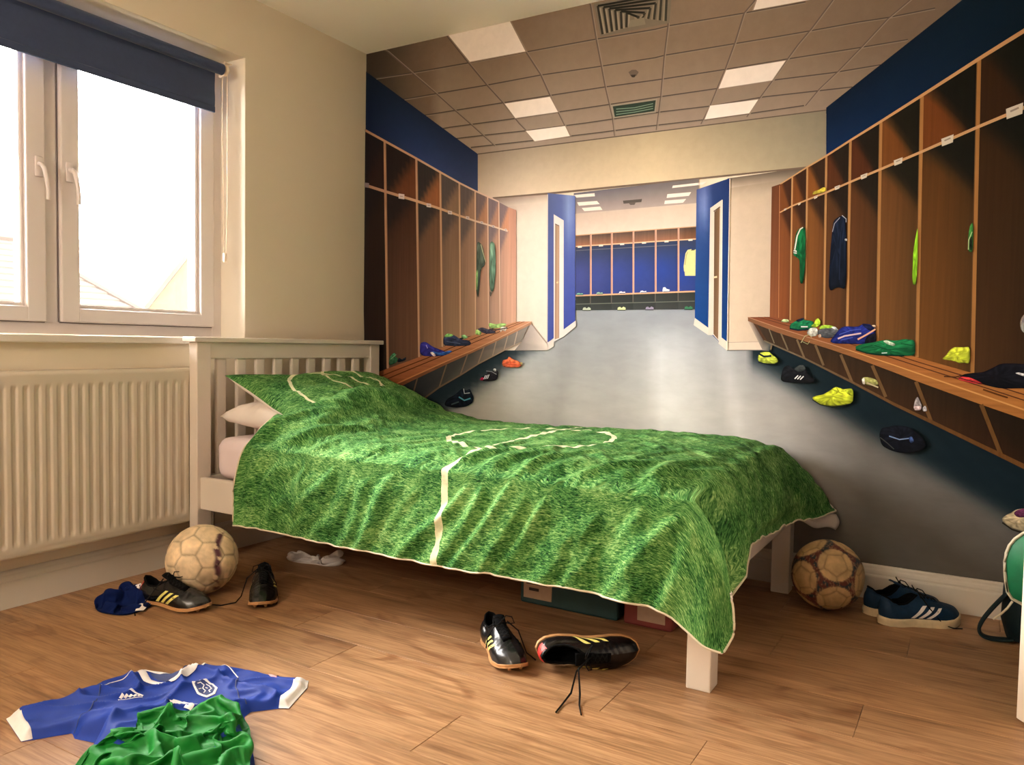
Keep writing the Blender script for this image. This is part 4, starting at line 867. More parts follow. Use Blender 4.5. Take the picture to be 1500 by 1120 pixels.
# pillows: two quilted halves, pinched corners
def pillow(name, loc, rot, a, b_, th, mats, label, cat, seed, crease=.006, lift=None, sag=.9, pexp=.42):
    n = 44; g = np.linspace(-1, 1, n); U, V_ = np.meshgrid(g, g, indexing='ij')
    prof = np.clip((1-np.abs(U)**2.6)*(1-np.abs(V_)**2.6), 0, 1)**pexp
    ex = 1-.07*(1-np.abs(U)**1.5)*(np.abs(V_)**3); ey = 1-.07*(1-np.abs(V_)**1.5)*(np.abs(U)**3)
    X = U*a*(1-.06*(1-np.abs(V_)**2)*0-.05*(np.abs(U)**4)*(1-V_**2)); Y = V_*b_*(1-.05*(np.abs(V_)**4)*(1-U**2))
    w = crease*(pn(U*3+seed, V_*3, seed)+.6*pn(U*7, V_*6+seed, seed+1))+crease*.9*ridge(U*2.2+V_*.8+seed, V_*2.6-U*.4, seed+2)*prof
    top = th*prof*sag+w*prof*2; bot = -th*.75*prof+w*prof
    if lift is not None:
        dz = lift(U, V_); top = top+dz; bot = bot+dz
    V1 = np.stack([X, Y, top], -1).reshape(-1, 3); V2 = np.stack([X, Y, bot], -1).reshape(-1, 3)
    F = []; mi = []
    for i in range(n-1):
        for j in range(n-1):
            q = (i*n+j, (i+1)*n+j, (i+1)*n+j+1, i*n+j+1); F.append(q); mi.append(0)
            F.append(tuple(n*n+k for k in q[::-1])); mi.append(1)
    o = mesh_obj(name, np.vstack([V1, V2]), F, mats, None, True, mi)
    bm_ = bmesh.new(); bm_.from_mesh(o.data); bmesh.ops.remove_doubles(bm_, verts=bm_.verts, dist=.0004)
    uvl = bm_.loops.layers.uv.new('print')
    for f in bm_.faces:
        for l in f.loops: l[uvl].uv = (l.vert.co.x*1.0+a, l.vert.co.y+b_) if False else ((l.vert.co.y+b_), (l.vert.co.x+a))
    bm_.to_mesh(o.data); bm_.free()
    o.location = loc; o.rotation_euler = rot
    return tag(o, label, cat)
R = math.radians
# local x runs from headboard to foot, local y along the headboard
pillow('pillow', (.305, -.545, .536), (R(0), R(3), R(2)), .165, .395, .066, [M['cotton'], M['cotton']], 'plain white pillow underneath the green one', 'pillow', 3, .009, pexp=.30)
pillow('pillow', (.338, -.520, .606), (R(1), R(19), R(1)), .200, .41, .060, [M['grasspillow'], M['cotton']], 'pillow printed with green grass and white pitch lines', 'pillow', 6, .006,
       lift=lambda U, V_: .028*np.clip(-V_-.55, 0, 1)*2*np.clip(.2-U, 0, 1.2))

# duvet: control rows from the head to the foot, each from the wall over the bed to the hanging hem
def row(x, T, Z=None, xs=None, ys=None, hem=.20, dx=None):
    Y = [-.030, -.038, -.12, -.32, -.55, -.78, -.945, -1.022, -1.058, -1.074] if ys is None else ys
    Zd = [T-.12, T-.035, T-.004, T+.004, T, T-.006, T-.022, T-.10, T-.21, hem] if Z is None else Z
    Xs = [x]*10 if xs is None else xs
    return [(a, b_, c) for a, b_, c in zip(Xs, Y, Zd)]
NETR = [
 row(0, 0, [.50, .570, .600, .622, .622, .585, .540, .455, .335, .200], [.235, .235, .275, .355, .395, .405, .400, .395, .372, .375]),
 row(0, 0, [.50, .574, .612, .640, .640, .603, .552, .455, .33, .203], [.265, .265, .31, .39, .43, .44, .44, .44, .43, .435]),
 row(0, 0, [.46, .555, .595, .626, .626, .590, .535, .445, .32, .207], [.36, .36, .39, .47, .51, .52, .53, .53, .53, .53]),
 row(0, 0, [.42, .515, .548, .562, .558, .540, .502, .42, .31, .205], [.49, .49, .51, .57, .61, .63, .64, .64, .64, .64]),
 row(.72, .518), row(.95, .512), row(1.20, .516), row(1.45, .522, hem=.203), row(1.66, .524, hem=.205),
 row(1.80, .522, hem=.203), row(1.885, .508, xs=[1.885]*8+[1.88, 1.875], hem=.198),
 row(0, 0, [.395, .455, .480, .484, .482, .474, .442, .372, .268, .170], [1.955, 1.955, 1.952, 1.945, 1.945, 1.948, 1.950, 1.950, 1.945, 1.938], ys=[-.03, -.036, -.12, -.32, -.55, -.78, -.935, -1.03, -1.068, -1.085]),
 row(0, 0, [.345, .375, .385, .388, .388, .380, .350, .285, .205, .142], [2.045, 2.045, 2.030, 2.008, 2.000, 2.003, 2.008, 2.008, 2.000, 1.985], ys=[-.03, -.036, -.12, -.32, -.55, -.78, -.935, -1.035, -1.075, -1.095]),
 row(0, 0, [.285, .280, .272, .280, .290, .300, .252, .200, .160, .127], [2.108, 2.108, 2.070, 2.022, 2.010, 2.012, 2.030, 2.040, 2.040, 2.030], ys=[-.03, -.045, -.14, -.33, -.55, -.78, -.90, -.975, -1.03, -1.088]),
]
NET = np.array(NETR)
def catmull(P, t):
    """P (n, ...) control values, t in [0, n-1]"""
    n = len(P); i = np.clip(np.floor(t).astype(int), 0, n-2); f = (t-i)[..., None, None] if P.ndim == 3 else (t-i)[..., None]
    p0 = P[np.clip(i-1, 0, n-1)]; p1 = P[i]; p2 = P[i+1]; p3 = P[np.clip(i+2, 0, n-1)]
    return .5*((2*p1)+(-p0+p2)*f+(2*p0-5*p1+4*p2-p3)*f*f+(-p0+3*p1-3*p2+p3)*f**3)
def reparam(P, n):
    """evaluate densely and resample evenly by mean arc length along axis 0"""
    t = np.linspace(0, len(P)-1, 600); D = catmull(P, t); d = np.linalg.norm(np.diff(D, axis=0), axis=-1)
    if d.ndim > 1: d = d.mean(1)
    s_ = np.concatenate([[0], np.cumsum(d)]); tt = np.interp(np.linspace(0, s_[-1], n), s_, t); return catmull(P, tt)
NU, NV = 210, 140
A_ = reparam(NET, NU)                               # NU x 10 x 3
B_ = reparam(A_.transpose(1, 0, 2), NV).transpose(1, 0, 2)   # NU x NV x 3
P = B_
def normals(P):
    du = np.gradient(P, axis=0); dv = np.gradient(P, axis=1); n_ = np.cross(du, dv); n_ /= np.linalg.norm(n_, axis=-1, keepdims=True)+1e-9
    return -n_ if n_[NU//2, NV//3, 2] < 0 else n_
Nn = normals(P)
arcv = np.concatenate([np.zeros((NU, 1)), np.cumsum(np.linalg.norm(np.diff(P, axis=1), axis=-1), axis=1)], 1)
X, Y, Z = P[..., 0], P[..., 1], P[..., 2]
side = sstep((arcv-.83)/.16)                         # hanging front side
foot = sstep((X-1.90)/.10)
topm = (1-side)*(1-foot)
drop = np.clip(arcv-.80, 0, 1)
# long soft folds hanging from the front edge, leaning towards the head as they fall
def folds(ph, warp, seed, sharp=1.6):
    q = ph+warp; f = pn(q, q*.13+seed, seed); return np.sign(f)*np.abs(f*2)**(1/sharp)*.5
wv = .35*pn(X*2.2, arcv*2.0, 9)
ph = (X+.62*drop+.08*pn(X*3, arcv*3, 4))
env = side*(.35+.65*sstep(drop/.35))*(1-.5*foot)
mod = .55+.6*pn(X*1.7, drop*1.2+5, 12)
disp = env*(.040*pn(ph*7.5, drop*1.1+3, 21)*mod+.021*pn(ph*15, drop*2.2, 22)+.006*pn(ph*31, drop*5, 23))
rg = np.clip(ridge(ph*6.2, drop*.9+1.7, 31), 0, 1)**4
disp += env*.020*rg*(1-sstep((drop-.36)/.08)*.4)
# corner fold near the foot
cf = np.exp(-((X-(1.80-.20*drop))/.028)**2)*sstep((drop-.03)/.15); disp -= .020*cf*side
cf = np.exp(-((X-(1.84-.10*drop))/.035)**2)*sstep((drop-.03)/.15); disp += .020*cf*side
# top: low puckers running along the bed with cross creases
tp = topm*(.006*pn(X*3.0, Y*9+.6*X, 41)+.0045*np.clip(ridge(X*3.2+Y*1.5, Y*12+X*.8, 42), -1, 1)**3+.0025*pn(X*9, Y*24, 43))
disp += tp*(.7+.5*pn(X*1.3, Y*2, 44))
# puckers fanning over the front edge
fan = np.exp(-((arcv-.84)/.13)**2)
disp += fan*(.010*np.clip(ridge((X+.45*arcv)*8.5, arcv*2.0, 51), 0, 1)**3+.004*pn((X+.5*arcv)*26, arcv*6, 52))
# deep valley where the duvet comes down off the pillow
xv = .545+.10*np.clip((-Y-.5)/.5, 0, 1)*0+.06*pn(Y*3, X*0+2, 61); yy = np.clip(-Y, 0, 1)
disp -= topm*.020*np.exp(-((X-xv-.04)/.035)**2)*sstep((yy-.05)/.2)*(1-sstep((yy-.86)/.1))
disp += topm*.014*np.exp(-((X-xv+.05)/.05)**2)
disp += (1-sstep((X-.60)/.15))*(.009*np.clip(ridge(X*5+Y*2.3, Y*4-X*5, 62), 0, 1)**2+.004*pn(X*16, Y*9, 63))
# foot side: broad soft folds
disp += foot*(.012*pn(arcv*5.5, X*4, 71)+.006*pn(arcv*12, X*9, 72))*sstep((X-1.95)/.08)
# hem waves
disp *= (1-.75*foot*side)
base_P = P.copy()
P = P+Nn*(disp[..., None])*.95
pinm = np.zeros((NU, NV)); pinm[0, :] = 1; pinm[-1, :] = .6; pinm[:, 0] = 1; pinm[:, -1] = .5
N_ = normals(base_P)
corner = foot*side
P = settle(P, (1.045, 1.03), 120, .00004, None, None, pin=np.maximum(pinm, .5*np.clip(corner*2, 0, 1)), bend=.45, kb=(2, 3), hold=.004)
q = ((P-base_P)*N_).sum(-1); lo_ = -.006-.022*side*(1-foot); hi_ = .014+.038*side*(1-foot)+.010*(1-sstep((X-.60)/.15))
q2 = np.where(q > 0, hi_*np.tanh(q/hi_), lo_*np.tanh(q/lo_)); P = P+N_*(q2-q)[..., None]
hemw = np.exp(-((NV-1-np.arange(NV))/6.0))[None, :]
P[..., 2] += hemw*(.006*pn(X*9, X*0+1, 81)+.004*pn(X*22, X*0+4, 82))
hemf = np.exp(-((NU-1-np.arange(NU))/5.0))[:, None]
P[..., 2] += hemf*(.012*np.abs(pn(arcv*14, arcv*0+1, 83))*2+.006*pn(arcv*30, arcv*0+1, 84))*(1-sstep((arcv-1.0)/.1))
P[..., 1] = np.minimum(P[..., 1], -.020)
# keep the cloth outside the mattress and rails
yb = P[..., 1]; zb_ = P[..., 2]
mask = (zb_ < .47) & (Y < -.9); P[..., 1] = np.where(mask, np.minimum(P[..., 1], -1.036), P[..., 1])
V = P.reshape(-1, 3); idx = np.arange(NU*NV).reshape(NU, NV)
F = np.stack([idx[:-1, :-1], idx[:-1, 1:], idx[1:, 1:], idx[1:, :-1]], -1).reshape(-1, 4)
dv_ = mesh_obj('duvet', V, F.tolist(), [M['grass'], M['cotton']], None, True)
uvl = dv_.data.uv_layers.new(name='print'); au = np.concatenate([[0], np.cumsum(np.linalg.norm(np.diff(B_, axis=0), axis=-1).mean(1))]); au = au-np.interp(1.2, X.mean(1)[:NU*3//4], au[:NU*3//4])+1.2
uu = np.stack([np.tile(au[:, None], (1, NV)), arcv], -1).reshape(-1, 2)
li = np.zeros(len(dv_.data.loops), dtype=np.int32); dv_.data.loops.foreach_get('vertex_index', li); uvl.data.foreach_set('uv', uu[li].astype(np.float32).ravel())
ss = dv_.modifiers.new('smooth', 'SUBSURF'); ss.levels = 1; ss.render_levels = 1
so = dv_.modifiers.new('thickness', 'SOLIDIFY'); so.thickness = .004; so.offset = -1; so.material_offset = 1; so.material_offset_rim = 1
if dv_.data.polygons[(NV-1)*50+40].normal.z < 0: dv_.data.flip_normals()
tag(dv_, 'green grass printed duvet with white pitch markings spread over the bed', 'duvet')
# piped edge round the hem
def polyl(Pts, step=2): return [tuple(p) for p in Pts[::step]]
mb = MB(); mb.tube(polyl(P[:, -1]), .0028, 5); mb.tube(polyl(P[-1, :]), .0028, 5); mb.tube(polyl(P[0, :]), .0028, 5)
mb.build('piped_edge', M['piping'], dv_, True)
# white lining showing where the far foot corner turns up
n_ = 14; V = []; F = []
for i in range(n_):
    for j in range(8):
        a = i/(n_-1); b_ = j/7
        V.append((2.112-.11*a+.012*math.sin(b_*3), -.032-.10*a-.01*b_, .272-.052*b_*(1-a)**.7-.012*a+.006*math.sin(a*9)))
F = [(i*8+j, (i+1)*8+j, (i+1)*8+j+1, i*8+j+1) for i in range(n_-1) for j in range(7)]
lf = mesh_obj('turned_lining', V, F, M['cotton'], dv_, True); so = lf.modifiers.new('t', 'SOLIDIFY'); so.thickness = .004
# ------------------------------------------------------------------ football boots and trainers
def boot(name, loc, rot, label, group, kind, L=.245, ties=(), mirror=1, sock_tab='red'):
    """local x points to the toe; the sole stands at z = 0"""
    stud = kind == 'boot'
    upper_m = M['leather'] if stud else M['navyshoe']
    root = empty(name, loc, (0, 0, 0), label=label, cat='football boot' if stud else 'trainer', group=group)
    root.rotation_mode = 'XYZ'; root.rotation_euler = rot
    hwx = [0, .02, .08, .2, .35, .48, .6, .72, .84, .92, .97, 1]; hwy = [0, .0135, .025, .031, .0295, .0305, .036, .0405, .0385, .030, .019, 0]
    z0 = .0155 if stud else .022
    def hw(t): return np.interp(t, hwx, hwy)*(1.0 if stud else 1.04)
    def cl(t): return mirror*(.010*np.sin(np.pi*np.clip((t-.35)/.65, 0, 1))*-1)
    def spring(t): return .013*np.clip((t-.74)/.26, 0, 1)**2+.003*np.clip((.1-t)/.1, 0, 1)**2
    NA, NS = 96, 30
    th = np.linspace(0, 2*np.pi, NA, endpoint=False); tt = (1-np.cos(th))/2; sg = np.where(th <= np.pi, 1, -1)
    ox = tt*L; oy = sg*hw(tt)+cl(tt)
    o0, o1 = .035, .455
    to = o0+(o1-o0)*tt; px_ = to*L
    opw = np.interp(tt, [0, .06, .2, .5, .8, .94, 1], [0, .011, .019, .023, .019, .010, 0]); py_ = np.sign(sg)*opw+cl(to)*.6
    zop = np.interp(tt, [0, .08, .3, .6, .85, 1], [.079, .076, .059, .062, .078, .084])*(1 if stud else 1.08)
    rings = []
    for k in range(NS+1):
        s_ = k/NS; toe = np.clip((tt-.35)/.5, 0, 1)
        a_ = s_**(1.5-.35*toe); g_ = (1-(1-s_)**1.55)*(1-toe)+toe*(.34*(1-(1-s_)**7)+.66*s_**1.15)
        bul = .006*np.sin(np.pi*min(s_*1.6, 1))*(1-.5*toe)
        x = ox*(1-a_)+px_*a_; y = oy*(1-a_)+py_*a_+sg*bul*np.where(hw(tt) > .001, 1, 0)
        z = z0+spring(ox/L*(1-a_)+px_/L*a_)+(zop-z0)*g_
        # bending creases across the vamp
        xx = x/L; cr = np.exp(-((xx-.70)/.12)**2)*np.sin(np.pi*min(s_*1.1, 1))
        z = z+.0017*cr*(np.abs(np.sin(xx*52+2.2*y/.03+.6*np.sin(y*90)))*2-1)*(1 if stud else .4)
        rings.append(np.stack([x, y, z], -1))
    Vv = np.concatenate(rings); Ff = []
    for k in range(NS):
        for i in range(NA):
            j = (i+1) % NA; Ff.append((k*NA+i, k*NA+j, (k+1)*NA+j, (k+1)*NA+i))
    up = mesh_obj('upper', Vv, Ff, upper_m, root, True)
    bv = BVHTree.FromPolygons([tuple(v) for v in Vv], Ff)
    def top(x, y, e=.0012):
        h = bv.ray_cast(Vector((x, y, .3)), Vector((0, 0, -1)))
        return (x, y, (h[0].z if h[0] else z0)+e)
    def sidep(x, z, sd, e=.0009):
        h = bv.ray_cast(Vector((x, sd*.2, z)), Vector((0, -sd, 0)))
        if not h[0]: return (x, sd*.02, z)
        n_ = h[1]; n_ = n_ if n_.y*sd > 0 else -n_
        return tuple(h[0]+n_*e)
    # lining: collar roll and inside of the shoe
    mb = MB(); mb.tube([tuple(q) for q in np.vstack([rings[-1], rings[-1][:2]])], .0030, 6); cb = mb.build('collar', M['lining'], root, True)
    lin_r = [rings[-1]]
    for k, (sc, dz) in enumerate([(1.06, .012), (1.18, .03), (1.2, .045), (1.1, .052), (.4, .054)]):
        c = rings[-1].mean(0); q = rings[-1].copy(); q[:, :2] = c[:2]+(q[:, :2]-c[:2])*np.array([1-.01*k, sc*.9]); q[:, 2] = np.maximum(rings[-1][:, 2]*(1-(k+1)/5.2)+.02*((k+1)/5.2), z0+.002)
        lin_r.append(q)
    Vl = np.concatenate(lin_r); Fl = [(k*NA+i, (k+1)*NA+i, (k+1)*NA+(i+1) % NA, k*NA+(i+1) % NA) for k in range(5) for i in range(NA)]; Fl.append(tuple(range(5*NA, 6*NA)))
    mesh_obj('lining', Vl, Fl, M['lining'], root, True)
    # sole with rounded edge
    so_ = []
    for (gx, zz) in ((-.004, .0), (.001, .0012), (.0022, .004), (.0018, .0072), (-.002, .0085)) if stud else ((-.004, 0), (.002, .002), (.004, .010), (.0035, .019), (-.001, .024)):
        cx0 = L*.5; r = np.hypot(ox-cx0, oy)+1e-9
        nx_ = np.gradient(oy); ny_ = -np.gradient(ox); nl = np.hypot(nx_, ny_)+1e-9
        x = ox+gx*np.sign(1)*nx_/nl; y = oy+gx*ny_/nl
        if (x.max()-x.min()) < L and gx > 0: x = ox-gx*nx_/nl; y = oy-gx*ny_/nl
        so_.append(np.stack([x, y, zz+(z0-.0080 if stud else 0)+spring(ox/L)], -1))
    Vs = np.concatenate(so_); Fs = [(k*NA+i, k*NA+(i+1) % NA, (k+1)*NA+(i+1) % NA, (k+1)*NA+i) for k in range(4) for i in range(NA)]; Fs += [tuple(range(NA))[::-1], tuple(range(4*NA, 5*NA))]
    sl = mesh_obj('sole', Vs, Fs, M['gum'] if stud else M['cream_sole'], root, False)
    for p_ in sl.data.polygons: p_.use_smooth = len(p_.vertices) == 4
    if stud:
        for (a, b_) in ((.08, .017), (.08, -.017), (.2, .018), (.2, -.018), (.52, .020), (.52, -.020), (.65, .026), (.65, -.028), (.78, .027), (.78, -.028), (.9, .016), (.9, -.018)):
            zz = float(spring(np.array(a))); mb = MB(); mb.lathe([(.0042, zz), (.0062, zz+.0075)], (a*L, b_*.9+float(cl(np.array(a))), 0), 10); mb.build('stud', M['gum'], sl)
    # tongue
    tx = np.linspace(.36, .70, 12); Vt = []
    for t_ in tx:
        for w in np.linspace(-1, 1, 7):
            wid = .0155*(1-.25*(t_-.36)/.34); x = t_*L; y = w*wid+float(cl(np.array(t_)))*.8
            if t_ < o1: zt = (.087 if stud else .094)+.014*(o1-t_)/.1*.9-.004*w*w
            else: zt = top(x, y)[2]+.0015*(1-w*w)
            Vt.append((x-.004*(t_ < .4), y, zt))
    Ft = [(i*7+j, (i+1)*7+j, (i+1)*7+j+1, i*7+j+1) for i in range(11) for j in range(6)]
    tg = mesh_obj('tongue', Vt, Ft, M['lining'] if stud else M['navyshoe'], root, True); so2 = tg.modifiers.new('t', 'SOLIDIFY'); so2.thickness = .003; so2.offset = 0
    # laces: cross bars, a bow and loose ends
    mb = MB()
    rows = np.linspace(.47, .66, 5)
    for k, t_ in enumerate(rows):
        w = .015-.0015*k; c = float(cl(np.array(t_)))*.8
        for sd in (-1, 1):
            t2 = rows[min(k+1, 4)]
            pts = [top(t_*L*(1-q)+t2*L*q, c+sd*(w-2*w*q), .0032+.001*math.sin(q*3.1)) for q in np.linspace(0, 1, 7)]
            mb.tube(pts, .0016, 5, flat=.7)
        mb.tube([top(t_*L, c+q*w, .0030) for q in np.linspace(-1, 1, 6)], .0016, 5)
    kx, kz = .45*L, .090 if stud else .098
    for sd in (-1, 1):
        mb.tube([(kx, 0, kz), (kx-.004, sd*.012, kz+.012), (kx+.004, sd*.026, kz+.010), (kx+.014, sd*.030, kz-.004), (kx+.010, sd*.018, kz-.006), (kx, 0, kz)], .0017, 5)
    mb.lathe([(.001, kz-.005), (.0045, kz-.002), (.0045, kz+.003), (.001, kz+.006)], (kx, 0, 0), 8)
    mb.build('laces', M['lace'], root, True)
    for pts in ties: MB().tube(pts, .0018, 6).build('loose_lace', M['lace'], root, True)
    # three slanting stripes on both sides
    col = M['yellow'] if stud else M['white']
    for sd in (-1, 1):
        for k in range(3):
            xb = (.315+.088*k)*L; Vp = []
            for q in np.linspace(0, 1, 7):
                for e in (0, .048*L):
                    Vp.append(sidep(xb+e+.150*L*q, z0+.005+q*(.036-.003*k), sd))
            Fp = [(2*i, 2*i+1, 2*i+3, 2*i+2) for i in range(6)]
            mesh_obj('stripe', Vp, Fp, col, root)
    # heel patch
    if stud:
        Vp = []
        for zz in np.linspace(z0+.026, .070, 6):
            for an in np.linspace(-.55, .55, 7):
                h = bv.ray_cast(Vector((.05-.2*math.cos(an), .2*math.sin(an), zz)), Vector((math.cos(an), -math.sin(an), 0)))
                q = h[0] if h[0] else Vector((.004, 0, zz)); Vp.append(tuple(q+Vector((-math.cos(an), math.sin(an), 0))*.0009))
        mesh_obj('heel_patch', Vp, [(i*7+j, i*7+j+1, (i+1)*7+j+1, (i+1)*7+j) for i in range(5) for j in range(6)], M[sock_tab], root, True)
    return root
def yaw(dx, dy): return math.atan2(dy, dx)
g = 'black boots with pale yellow stripes'
boot('football_boot', (.282, -1.338, 0), (0, 0, yaw(.25, .045)), 'black boot with yellow stripes touching the ball beside the radiator, over a navy cloth', g, 'boot', .258,
     ties=[[(.10, -.02, .088), (.09, -.045, .060), (.06, -.062, .012), (.05, -.085, .002), (.085, -.115, .002)]], mirror=1)
boot('football_boot', (.472, -1.022, 0), (0, 0, yaw(.160, -.165)), 'black boot with yellow stripes standing toe-forward between the ball and the bed front', g, 'boot', .258,
     ties=[[(.11, -.015, .088), (.11, -.046, .06), (.135, -.062, .010), (.17, -.075, .002), (.19, -.115, .002), (.175, -.15, .002)], [(.11, .015, .088), (.14, .044, .05), (.17, .052, .004), (.20, .050, .002)]], mirror=-1)
boot('football_boot', (1.357, -1.020, 0), (0, 0, yaw(.19, -.148)), 'upright black boot with yellow stripes standing on the floor before the bed, nearest its middle', g, 'boot', .248,
     ties=[[(.11, .015, .088), (.12, .044, .062), (.15, .056, .012), (.18, .070, .002)], [(.11, -.01, .088), (.10, -.035, .05), (.13, -.05, .03)]], mirror=1)
# the fourth boot lies on its side, opening towards the room
Rz = Matrix.Rotation(yaw(.178, .118), 4, 'Z'); Rx = Matrix.Rotation(math.radians(88), 4, 'X')
e = (Rz @ Rx).to_euler('XYZ')
boot('football_boot', (1.550, -1.090, .046), tuple(e), 'black boot with yellow stripes tipped over on its side with trailing laces', g, 'boot', .262,
     ties=[], mirror=1, sock_tab='red')
def trail(pts, name='loose_lace'):
    r = [o for o in COL.objects if o.name.startswith('football_boot') and o.parent is None][-1]
    bpy.context.view_layer.update(); inv = r.matrix_world.inverted()
    MB().tube([tuple(inv @ Vector(p)) for p in pts], .0026, 6, flat=.6).build(name, M['lace'], r, True)
bpy.context.view_layer.update()
b4 = [o for o in COL.objects if o.name.startswith('football_boot') and o.parent is None][-1]; L0 = tuple(b4.matrix_world @ Vector((.128, 0, .086)))
trail([L0, (1.712, -1.185, .05), (1.716, -1.220, .012), (1.716, -1.262, .003), (1.722, -1.308, .003)])
trail([L0, (1.715, -1.180, .055), (1.735, -1.212, .012), (1.752, -1.250, .003), (1.775, -1.288, .003)])
g = 'blue trainers by the skirting board'
boot('trainer', (2.276, -.262, 0), (0, 0, yaw(.185, .135)), 'petrol blue trainer with white stripes, front one of the pair by the skirting', g, 'trainer', .250,
     ties=[[(.11, -.015, .098), (.13, -.042, .06), (.17, -.052, .012), (.20, -.056, .002), (.225, -.060, .002)]])
boot('trainer', (2.226, -.190, 0), (0, 0, yaw(.81, .56)), 'petrol blue trainer tucked behind its pair, next to the ball by the skirting board', g, 'trainer', .245, mirror=-1)

# ------------------------------------------------------------------ footballs, 32 raised panels each
phi_ = (1+5**.5)/2
pent = [Vector(v).normalized() for v in [(0, s1, s2*phi_) for s1 in (-1, 1) for s2 in (-1, 1)]+[(s1, s2*phi_, 0) for s1 in (-1, 1) for s2 in (-1, 1)]+[(s2*phi_, 0, s1) for s1 in (-1, 1) for s2 in (-1, 1)]]
hexa = [Vector(v).normalized() for v in [(a, b_, c) for a in (-1, 1) for b_ in (-1, 1) for c in (-1, 1)]+[(0, s2*phi_, s1/phi_) for s1 in (-1, 1) for s2 in (-1, 1)]+[(s2*phi_, s1/phi_, 0) for s1 in (-1, 1) for s2 in (-1, 1)]+[(s1/phi_, 0, s2*phi_) for s1 in (-1, 1) for s2 in (-1, 1)]]
CEN = np.array([tuple(v) for v in pent+hexa]); DD = np.array([.9393]*12+[.9149]*20)
def ball(loc, R_, rotm, colour, label, seam=.022):
    root = empty('football', loc, label=label, cat='ball')
    bm_ = bmesh.new(); bmesh.ops.create_icosphere(bm_, subdivisions=6, radius=1.0)
    bm_.verts.ensure_lookup_table(); D = np.array([tuple(v.co) for v in bm_.verts]); fv = np.array([[v.index for v in f.verts] for f in bm_.faces]); bm_.free()
    Q = (D @ CEN.T)/DD; srt = np.sort(Q, axis=1); marg = srt[:, -1]-srt[:, -2]
    rad = R_*(1-seam*np.exp(-(marg/.016)**2)-.004*np.exp(-(marg/.05)**2))
    Rm = np.array(rotm.to_3x3()); W3 = D @ Rm.T
    cols = colour(W3, marg, D)
    fc = D[fv].mean(1); own = ((fc @ CEN.T)/DD).argmax(1)
    Pp = W3*rad[:, None]
    for k in range(32):
        fs = fv[own == k]; used, inv = np.unique(fs, return_inverse=True); inv = inv.reshape(fs.shape)
        o = mesh_obj('panel', Pp[used], inv.tolist(), M['ballskin'], root, True)
        at = o.data.attributes.new('ink', 'FLOAT_COLOR', 'POINT'); at.data.foreach_set('color', np.hstack([cols[used], np.ones((len(used), 1))]).astype(np.float32).ravel())
    return root
def c_ball1(W3, marg, D):
    base = np.tile(lin((226, 202, 166)), (len(W3), 1)); n1 = pn(W3[:, 0]*2.2+4, W3[:, 2]*2.2+W3[:, 1]*1.5, 5); n2 = pn(W3[:, 0]*7, W3[:, 2]*7+W3[:, 1]*5, 6)
    base *= (1+.25*n1+.2*n2)[:, None]
    base = base*(1-.45*np.exp(-(marg/.02)**2))[:, None]
    right = Vector((.62, .76, -.05)).normalized(); a = W3 @ np.array(right); up_ = W3[:, 2]
    band = np.exp(-((a-.42-.10*pn(up_*3, up_*0, 7))/.10)**4)*(np.abs(up_) < .80)*sstep((n2+.22)/.12)
    base = base*(1-band[:, None])+lin((92, 52, 66))*band[:, None]
    dirt = np.exp(-((W3[:, 2]+.45)/.3)**2)*sstep((pn(W3[:, 0]*3+9, W3[:, 1]*3, 8)+.05)/.2)*.6
    return np.clip(base*(1-dirt[:, None])+lin((84, 66, 50))*dirt[:, None], 0, .9)
def c_ball2(W3, marg, D):
    pc = CEN[:12]; ca = np.arccos(np.clip((D @ pc.T).max(1), -1, 1)); near = (D @ pc.T).argmax(1)
    cream = lin((206, 176, 128)); mar = lin((104, 58, 54)); teal = lin((44, 62, 70)); pal = lin((150, 116, 92))
    n1 = pn(D[:, 0]*3, D[:, 1]*3+D[:, 2]*4, 5); n2 = pn(D[:, 0]*8+D[:, 2]*6, D[:, 1]*8, 9)
    out = np.where((n1 > -.05)[:, None], mar, teal); out = np.where((np.abs(n2) < .06)[:, None], pal, out)
    c_ = 1-sstep((ca-.475)/.015); c_ = c_[:, None]
    col = cream*(1+.18*n1+.15*n2)[:, None]*c_+out*(1-c_)
    ring = np.exp(-((ca-.50)/.012)**2)[:, None]*.6; col = col*(1-ring)+pal*ring
    return np.clip(col*(1-.4*np.exp(-(marg/.016)**2))[:, None], 0, .9)
ball((.367, -1.187, .111), .111, Matrix.Rotation(.5, 4, 'Z') @ Matrix.Rotation(.35, 4, 'X'), c_ball1, 'worn cream football with dark red marks standing beside the radiator')
# a circle patch faces up, one left and one right
ball((2.117, -.205, .1095), .1095, Matrix.Rotation(-.15, 4, 'Z') @ Matrix.Rotation(.30, 4, 'X') @ Matrix.Rotation(.55, 4, 'Y'), c_ball2, 'cream football with round patches and maroon print by the skirting board')

# ------------------------------------------------------------------ cloth lying on the floor, raised in folds over its own outline
def seg_dist(px_, py_, poly):
    d = np.full(px_.shape, 1e9); inside = np.zeros(px_.shape, bool); n = len(poly)
    for i in range(n):
        x0, y0 = poly[i]; x1, y1 = poly[(i+1) % n]; dx, dy = x1-x0, y1-y0
        t_ = np.clip(((px_-x0)*dx+(py_-y0)*dy)/(dx*dx+dy*dy+1e-12), 0, 1)
        d = np.minimum(d, np.hypot(px_-x0-t_*dx, py_-y0-t_*dy))
        c = ((y0 > py_) != (y1 > py_)) & (px_ < (x1-x0)*(py_-y0)/(y1-y0+1e-12)+x0); inside ^= c
    return np.where(inside, d, -d)
def smooth_poly(poly, it=2):
    for _ in range(it):
        q = []
        for i in range(len(poly)):
            a, b_ = poly[i], poly[(i+1) % len(poly)]
            q += [(a[0]*.75+b_[0]*.25, a[1]*.75+b_[1]*.25), (a[0]*.25+b_[0]*.75, a[1]*.25+b_[1]*.75)]
        poly = q
    return poly
